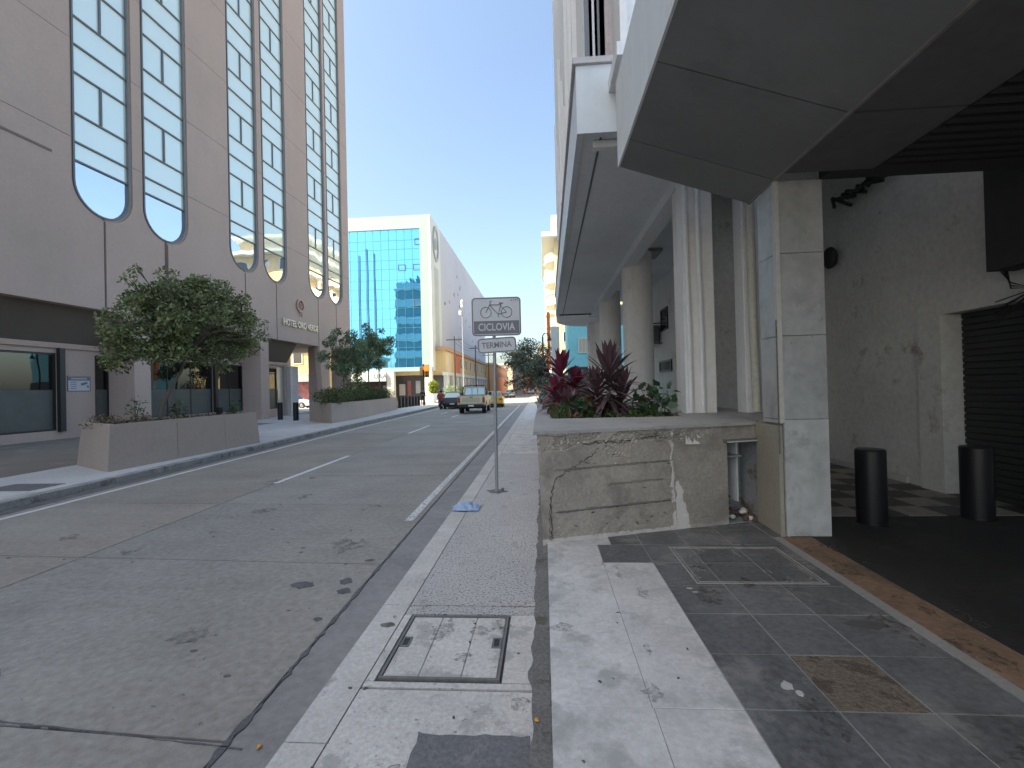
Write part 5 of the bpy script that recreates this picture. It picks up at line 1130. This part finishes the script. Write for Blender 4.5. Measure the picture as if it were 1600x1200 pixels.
lamp_post(.02, 30, 4.9, 'dark hooked street lamp above the small-leaved tree', 2)
for x, y, h, l in ((-12.9, 66, 9.4, 'thin utility pole with crossarm before the yellow arcade, nearest'), (-12.2, 82, 9.5, 'thin utility pole with crossarm, second along the yellow arcade'), (-12, 100, 9.5, 'thin utility pole with crossarm, third along the yellow arcade')):
    t = empty('utility_pole', (x, y, 0), l, 'utility pole', 'utility poles along the arcade')
    ob('pole', MB().cyl((x, y, -.1), (x, y, h), .13, .09, n=8), m_dark, t); ob('crossarm', MB().box(x-1.2, x+1.2, y-.06, y+.06, h-.6, h-.45), m_dark, t)
for i in range(3):
    z = 8.6+i*.35; pts = []
    for a, b in zip([(-12.9, 66), (-12.2, 82), (-12, 100)], [(-12.2, 82), (-12, 100), (-11.8, 118)]):
        pts += [(a[0]+(b[0]-a[0])*k/6+.3*i, a[1]+(b[1]-a[1])*k/6, z-.6*math.sin(math.pi*k/6)) for k in range(6)]
    ob('overhead_cable', MB().tube(pts, .025, 4), m_blackp, None, label='thin overhead cable between the utility poles, '+['lowest', 'middle', 'highest'][i]+' of three', cat='cable')
# potted conifer by the glass building and plants under the arcade
pt = empty('potted_shrub', (-14.6, 59.5, 0), 'yellow-green round shrub in a pale pot beside the corner column of the glass building', 'potted plant')
ob('pot', MB().cyl((-14.6, 59.5, 0), (-14.6, 59.5, 1.1), .38, .6, n=16), m_white, pt, smooth=True)
ob('foliage', leaf_mesh('foliage', clump_points([(-14.6, 59.5, 2.3), (-14.6, 59.5, 1.6)], [.8, .7], 900, .3), .2), M('yellow_green_leaf', (.22, .26, .03), .6, .2, 2, 9, .1, island=.4, trans=.3), pt)
for i, (x, y) in enumerate(((-13.9, 66), (-13.7, 69), (-13.4, 73))):
    shrub('palm_like_plant', (x, y, 0), .9, 2.2, 350, .4, m_leaf2, 'dark leafy plant at the foot of the arcade, '+['nearest', 'middle', 'farthest'][i]+' of three', 'dark plants along the arcade', asp=.25)

# ------------------------------------------------------------------ glass office building
gb = empty('glass_building', (-17.4, 69.8, 0), 'blue glass fronted office building with a long blank pale side wall', 'building')
m_frameW = M('white_cladding', (.58, .62, .61), .6, .05, .3, 5, .04); m_frameG = M('mint_cladding', (.27, .335, .335), .5, .05, .3, 5, .04); m_emb = M('emblem_grey', (.34, .36, .38), .6); m_side = M('lilac_blank_wall', (.47, .50, .58), .9, .05, .15, 4, .05, stain=(.46, .45, .52), stscale=.25, stthr=.58, soft=.1)
YG, XG = 69.8, -17.4
ob('front_frame', MB().box(-48, XG, YG-.15, YG+.6, 26.9, 29).box(XG-1.35, XG, YG-.151, YG+.6, 5.2, 26.89), m_frameG, gb)
fl = [5.2, 8.3, 11.4, 14.5, 17.6, 20.7, 23.8, 26.9]
xs = [XG-1.38-i*1.25 for i in range(11)]+[-48]
for b, a in zip(xs[:-1], xs[1:]):
    for zi, (z0, z1) in enumerate(zip(fl, fl[1:])):
        mid = z0+(z1-z0)*.45; e = random.uniform(-.006, .006)
        for k_, (q0, q1) in enumerate(((z0, mid), (mid, z1))):
            e = random.uniform(-.005, .005)
            ob('pane', MB().quad((a+.03, YG+.05-e, q0+.02), (b-.03, YG+.05+e, q0+.02), (b-.03, YG+.05+e*.4, q1-.02), (a+.03, YG+.05-e*.4, q1-.02)), m_blue, gb)
mb = MB()
for x in xs[:-1]: mb.box(x-.02, x+.02, YG+.0, YG+.1, 5.2, 26.88)
for z0, z1 in zip(fl, fl[1:]): mb.box(-48, XG-1.36, YG+.001, YG+.11, z0-.02, z0+.02).box(-48, XG-1.36, YG+.001, YG+.11, z0+(z1-z0)*.45-.015, z0+(z1-z0)*.45+.015)
ob('mullions', mb, M('blue_grey_mullion', (.06, .20, .28), .5), gb)
for x in (XG-9.9, XG-11.1, XG-8.7): ob('hanging_rope', MB().tube([(x, YG-.2, 25-random.random()*3)]+[(x+random.uniform(-.08, .08), YG-.2, z) for z in (20, 16, 12, 9)]+[(x, YG-.2, 6)], .07, 5), M('navy_rope', (.03, .07, .12), .8), gb)
for x, z in ((-19.6, 24.4), (-22.3, 20.4), (-19.9, 20.4), (-19.9, 14.8)): ob('open_vent', ring([(x, z), (x+1.2, z), (x+1.2, z+.95), (x, z+.95)], [(x+.06, z+.06), (x+1.14, z+.06), (x+1.14, z+.89), (x+.06, z+.89)], 0, .1, frame_m((0, YG-.02, 0), (1, 0, 0), (0, 0, 1))), m_frame, gb)
# side walls
ob('corner_tower', MB().box(XG, XG+.35, YG-.15, 76.5, 4.6, 29.0), m_frameW, gb)
ob('side_wall', MB().box(-48, XG, YG+.61, 76.9, 5.2, 28.4).box(-48, XG+.1, 77, 137, 0, 29.3), m_side, gb)
fr = ob('emblem_ring', ring([(73+1.9*math.cos(R(a)), 25.3+2.9*math.sin(R(a))) for a in range(0, 360, 12)], [(73+1.45*math.cos(R(a)), 25.3+2.3*math.sin(R(a))) for a in range(0, 360, 12)], 0, .15, frame_m((XG+.36, 0, 0), (0, 1, 0), (0, 0, 1))), m_emb, gb)
ob('emblem_core', MB().cyl((XG+.352, 73, 25.3), (XG+.45, 73, 25.3), .95, n=20), m_emb, fr)
ob('tower_recess', MB().box(XG+.351, XG+.37, 71.8, 74.6, 8.5, 21.5), M('pale_green_panel', (.42, .48, .47), .7), gb)
for i in range(26):
    y = 79+random.random()*54; z = 9+random.random()*17
    ob('wall_vent', MB().box(XG+.101, XG+.2, y, y+.6, z, z+.5), m_frame if i < 4 else M('pinkish_vent', (.42, .36, .42), .8), gb)
ob('front_canopy', MB().box(-48, XG+.3, YG-.5, YG-.16, 4.55, 5.19), M('blue_grey_band', (.26, .38, .44), .6), gb)
for x in (XG-.9, XG-6.9, XG-12.9, XG-18.9):
    c = ob('pillar', MB().box(x, x+1.1, YG-.6, YG+.4, 0, 4.54), M('cream_pillar', (.68, .64, .55), .8), gb)
ob('ground_floor_wall', MB().box(-48, XG-.2, YG+2.2, YG+2.6, 0, 5.15), M('dark_shopfront', (.045, .045, .05), .4, .3, .8, 3, .3), gb)
for i in range(12): 
    x = -34+i*1.35; sf = ob('shop_poster', MB().box(x, x+random.uniform(.5, 1.0), YG+2.1, YG+2.19, .6+random.random(), 1.8+random.random()*1.5), M('poster_%d' % (i % 4), [(.45, .42, .38), (.25, .08, .08), (.3, .32, .35), (.12, .12, .14)][i % 4], .6), gb)
sb = ob('shop_sign', MB().box(-31.5, XG-6.95, YG-1.0, YG-.55, 3.1, 4.55), m_frameW, gb)
text('lettering', 'UAA', 1.0, frame_m((-25.2, YG-1.01, 3.85), (1, 0, 0), (0, 0, 1)), m_signg, sb, .02)

# generic street buildings --------------------------------------------------
def block(name, label, x0, x1, y0, y1, h, colr, faces, floors, fh0=3.6, pitch=3.2, wsz=(1.3, 1.5), winm=None, arcade=None, corn=None, cat='building', first=0):
    t = empty(name, ((x0+x1)/2, (y0+y1)/2, 0), label, cat); mt = M('wall_'+label.replace(' ', '_')[:40], colr, .9, .07, .25, 4, .06, stain=tuple(c*.75 for c in colr), stscale=.4, stthr=.58, soft=.12)
    ob('wall', MB().box(x0, x1, y0, y1, (4.0 if arcade else -.2), h), mt, t)
    fh = (h-fh0)/max(1, floors); wm = winm or m_shop
    for fc in faces:
        L_ = (y1-y0) if fc in 'EW' else (x1-x0); n = max(1, int(L_/pitch)); st = L_/n
        for fi in range(first, floors):
            for i in range(n):
                c = st*(i+.5); z0 = fh0+fh*fi+fh*.25; z1 = z0+min(wsz[1], fh*.6)
                if fc == 'W': fm = frame_m((x0-.001, y1-c, 0), (0, -1, 0), (0, 0, 1))
                elif fc == 'E': fm = frame_m((x1+.001, y0+c, 0), (0, 1, 0), (0, 0, 1))
                else: fm = frame_m((x0+c, y0-.001, 0), (1, 0, 0), (0, 0, 1))
                a, b = -wsz[0]/2, wsz[0]/2
                w_ = ob('window', ring([(a, z0), (b, z0), (b, z1), (a, z1)], [(a+.1, z0+.1), (b-.1, z0+.1), (b-.1, z1-.1), (a+.1, z1-.1)], -.02, .08, fm), m_frameW, t)
                ob('pane', xf(MB().quad((a+.1, z0+.1, .02), (b-.1, z0+.1, .02), (b-.1, z1-.1, .02), (a+.1, z1-.1, .02)), fm), wm, w_)
    if corn: ob('cornice', MB().box(x0-.35, x1+.35, y0-.35, y1+.35, h-.45, h+.12), M(*corn), t)
    return t
PINKW = ('cornice_pale', (.55, .48, .40), .8)
yb = block('arcade_building', 'yellow two-storey building with a white column arcade along the left side of the street', -30, -15.6, 71.5, 122, 8.3, (.60, .45, .24), 'E', 1, fh0=4.4, pitch=5.5, wsz=(1.4, 2.0), arcade=1, corn=('terracotta_cornice', (.42, .28, .18), .8))
ob('arcade_beam', MB().box(-16, -15.2, 71.3, 122, 3.85, 4.4), m_frameW, yb)
for i in range(13): ob('column', MB().box(-15.95, -15.3, 72+i*4.05, 73.5+i*4.05, -.1, 3.84), m_frameW, yb)
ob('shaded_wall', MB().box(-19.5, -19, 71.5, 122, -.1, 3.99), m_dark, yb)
ob('painted_panel', MB().box(-15.59, -15.5, 79, 84.5, 4.5, 8.0), M('red_orange_panel', (.55, .16, .07), .8), yb)
ob('painted_panel', MB().box(-15.59, -15.5, 72, 76, 4.5, 7.6), M('cream_panel', (.6, .54, .40), .8), yb)
block('low_building', 'orange low building farther along the left side beyond the arcade', -30, -13.5, 124, 172, 8.5, (.60, .36, .17), 'EN', 1, pitch=4.5, corn=PINKW)
block('low_building', 'pale peach building at the far left end of the street', -30, -11.8, 176, 260, 11, (.66, .50, .36), 'EN', 2, pitch=4.5, corn=PINKW)
block('far_building', 'white hazy block closing the far end of the street', -14, 30, 420, 440, 17, (.66, .6, .56), 'N', 3, pitch=5)
block('far_tower', 'narrow orange topped tower right of the sign pole', -8.6, -5.6, 128, 136, 11.5, (.46, .34, .27), 'NW', 3, pitch=1.6, wsz=(.7, 1.2), corn=('orange_tower_top', (.60, .30, .10), .8))
block('right_row_building', 'orange-red low building right of the narrow tower', -5.2, 4, 128, 160, 8.5, (.60, .22, .12), 'NW', 2, pitch=3, corn=PINKW)
block('right_row_building', 'cream shop building behind the small-leaved tree on the right', -1.7, 12, 97, 126, 8.5, (.66, .52, .38), 'NW', 2, pitch=3, corn=PINKW)
block('right_row_building', 'pale pink building with arches nearer the junction on the right', -.6, 12, 86, 95, 9.5, (.64, .46, .36), 'NW', 2, pitch=3, corn=PINKW)
# buildings seen through the hotel passage
pb = block('corner_building', 'yellow rounded-corner building seen through the hotel passage', -60, -29, 56, 66, 7.6, (.66, .47, .22), 'NE', 1, fh0=4.5, pitch=4, arcade=None, corn=PINKW)
ob('shop_awning', MB().box(-58, -28.4, 54.8, 55.9, 3.0, 3.9), M('grey_awning', (.35, .34, .34), .8), pb)
ob('shop_window', MB().box(-56, -29.5, 55.9, 55.99, .3, 2.95), M('red_lit_shop', (.30, .10, .10), .5, .4, .5, 2, .4), pb)
# cream apartment block with rounded balconies, right side beyond the junction
cb = block('apartment_block', 'tall cream apartment block with curved balconies rising behind the pale right building', 1.9, 16, 61, 84, 21.5, (.70, .58, .34), 'WN', 6, fh0=3.8, pitch=3.3, wsz=(1.8, 1.5), winm=m_shop, corn=None)
for i in range(6):
    z = 4.2+i*2.95
    for j, (yc, hw) in enumerate(((64.5, 2.8), (72.5, 3.2), (80.5, 2.8))):
        pl = [(1.92, yc-hw)]+[(1.9-1.35*math.sin(math.pi*k/12)**.6, yc-hw+2*hw*k/12) for k in range(1, 12)]+[(1.92, yc+hw)]
        b_ = ob('balcony', MB().prism(pl, z, z+.95), M('cream_balcony', (.55, .47, .31), .85, .06, .5), cb)
        ob('balcony_slab', MB().prism([(1.93+(x-1.93)*1.06, yc+(y-yc)*1.04) for x, y in pl], z-.22, z-.002), m_frameW, b_)
ob('roof_slab', MB().box(.2, 16.5, 60, 85, 21.52, 22.1), m_frameW, cb)
ob('roof_terrace', MB().box(2.6, 12, 63, 82, 22.11, 24.5), M('cream_balcony', (.7, .6, .4)), cb)
ob('roof_slab', MB().box(1.6, 13, 62, 83, 24.51, 25.0), m_frameW, cb)
# orange sign stack and pale house on the right
os_ = empty('hanging_sign', (.55, 33, 0), 'vertical orange and white sign standing left of the crimson cordyline', 'sign')
ob('panel', MB().bbox(.42, .72, 40, 40.3, 3.2, 8.2, .03, 1), M('orange_sign_panel', (.75, .22, .06), .6), os_); ob('panel', MB().bbox(.74, 1.5, 40.05, 40.3, 1.0, 6.9, .03, 1), m_frameW, os_); ob('post', MB().cyl((.95, 40.2, -.1), (.95, 40.2, 3.2), .1), m_galv, os_)
bh = block('blue_house', 'sky-blue house with a white barred window seen between the planter and the round columns', 2.2, 12, 38, 44, 7.6, (.20, .55, .62), 'N', 0, pitch=3)
wn = ob('window', ring([(2.95, 4.35), (4.75, 4.35), (4.75, 5.6), (2.95, 5.6)], [(3.02, 4.42), (4.68, 4.42), (4.68, 5.53), (3.02, 5.53)], 0, .08, frame_m((0, 37.99, 0), (1, 0, 0), (0, 0, 1))), m_frameW, bh)
ob('pane', MB().box(3.02, 4.68, 37.93, 37.985, 4.42, 5.53), M('curtained_glass', (.40, .38, .30), .3), wn)
for i in range(5): ob('bar', MB().box(3.25+i*.3, 3.28+i*.3, 37.86, 37.9, 4.4, 5.55), m_frameW, wn)
ob('dark_base', MB().box(2.25, 12, 37.9, 37.999, -.1, 3.2), m_dark, bh); ob('roof_edge', MB().box(2.1, 12.2, 37.6, 44, 7.61, 7.9), m_frameW, bh)
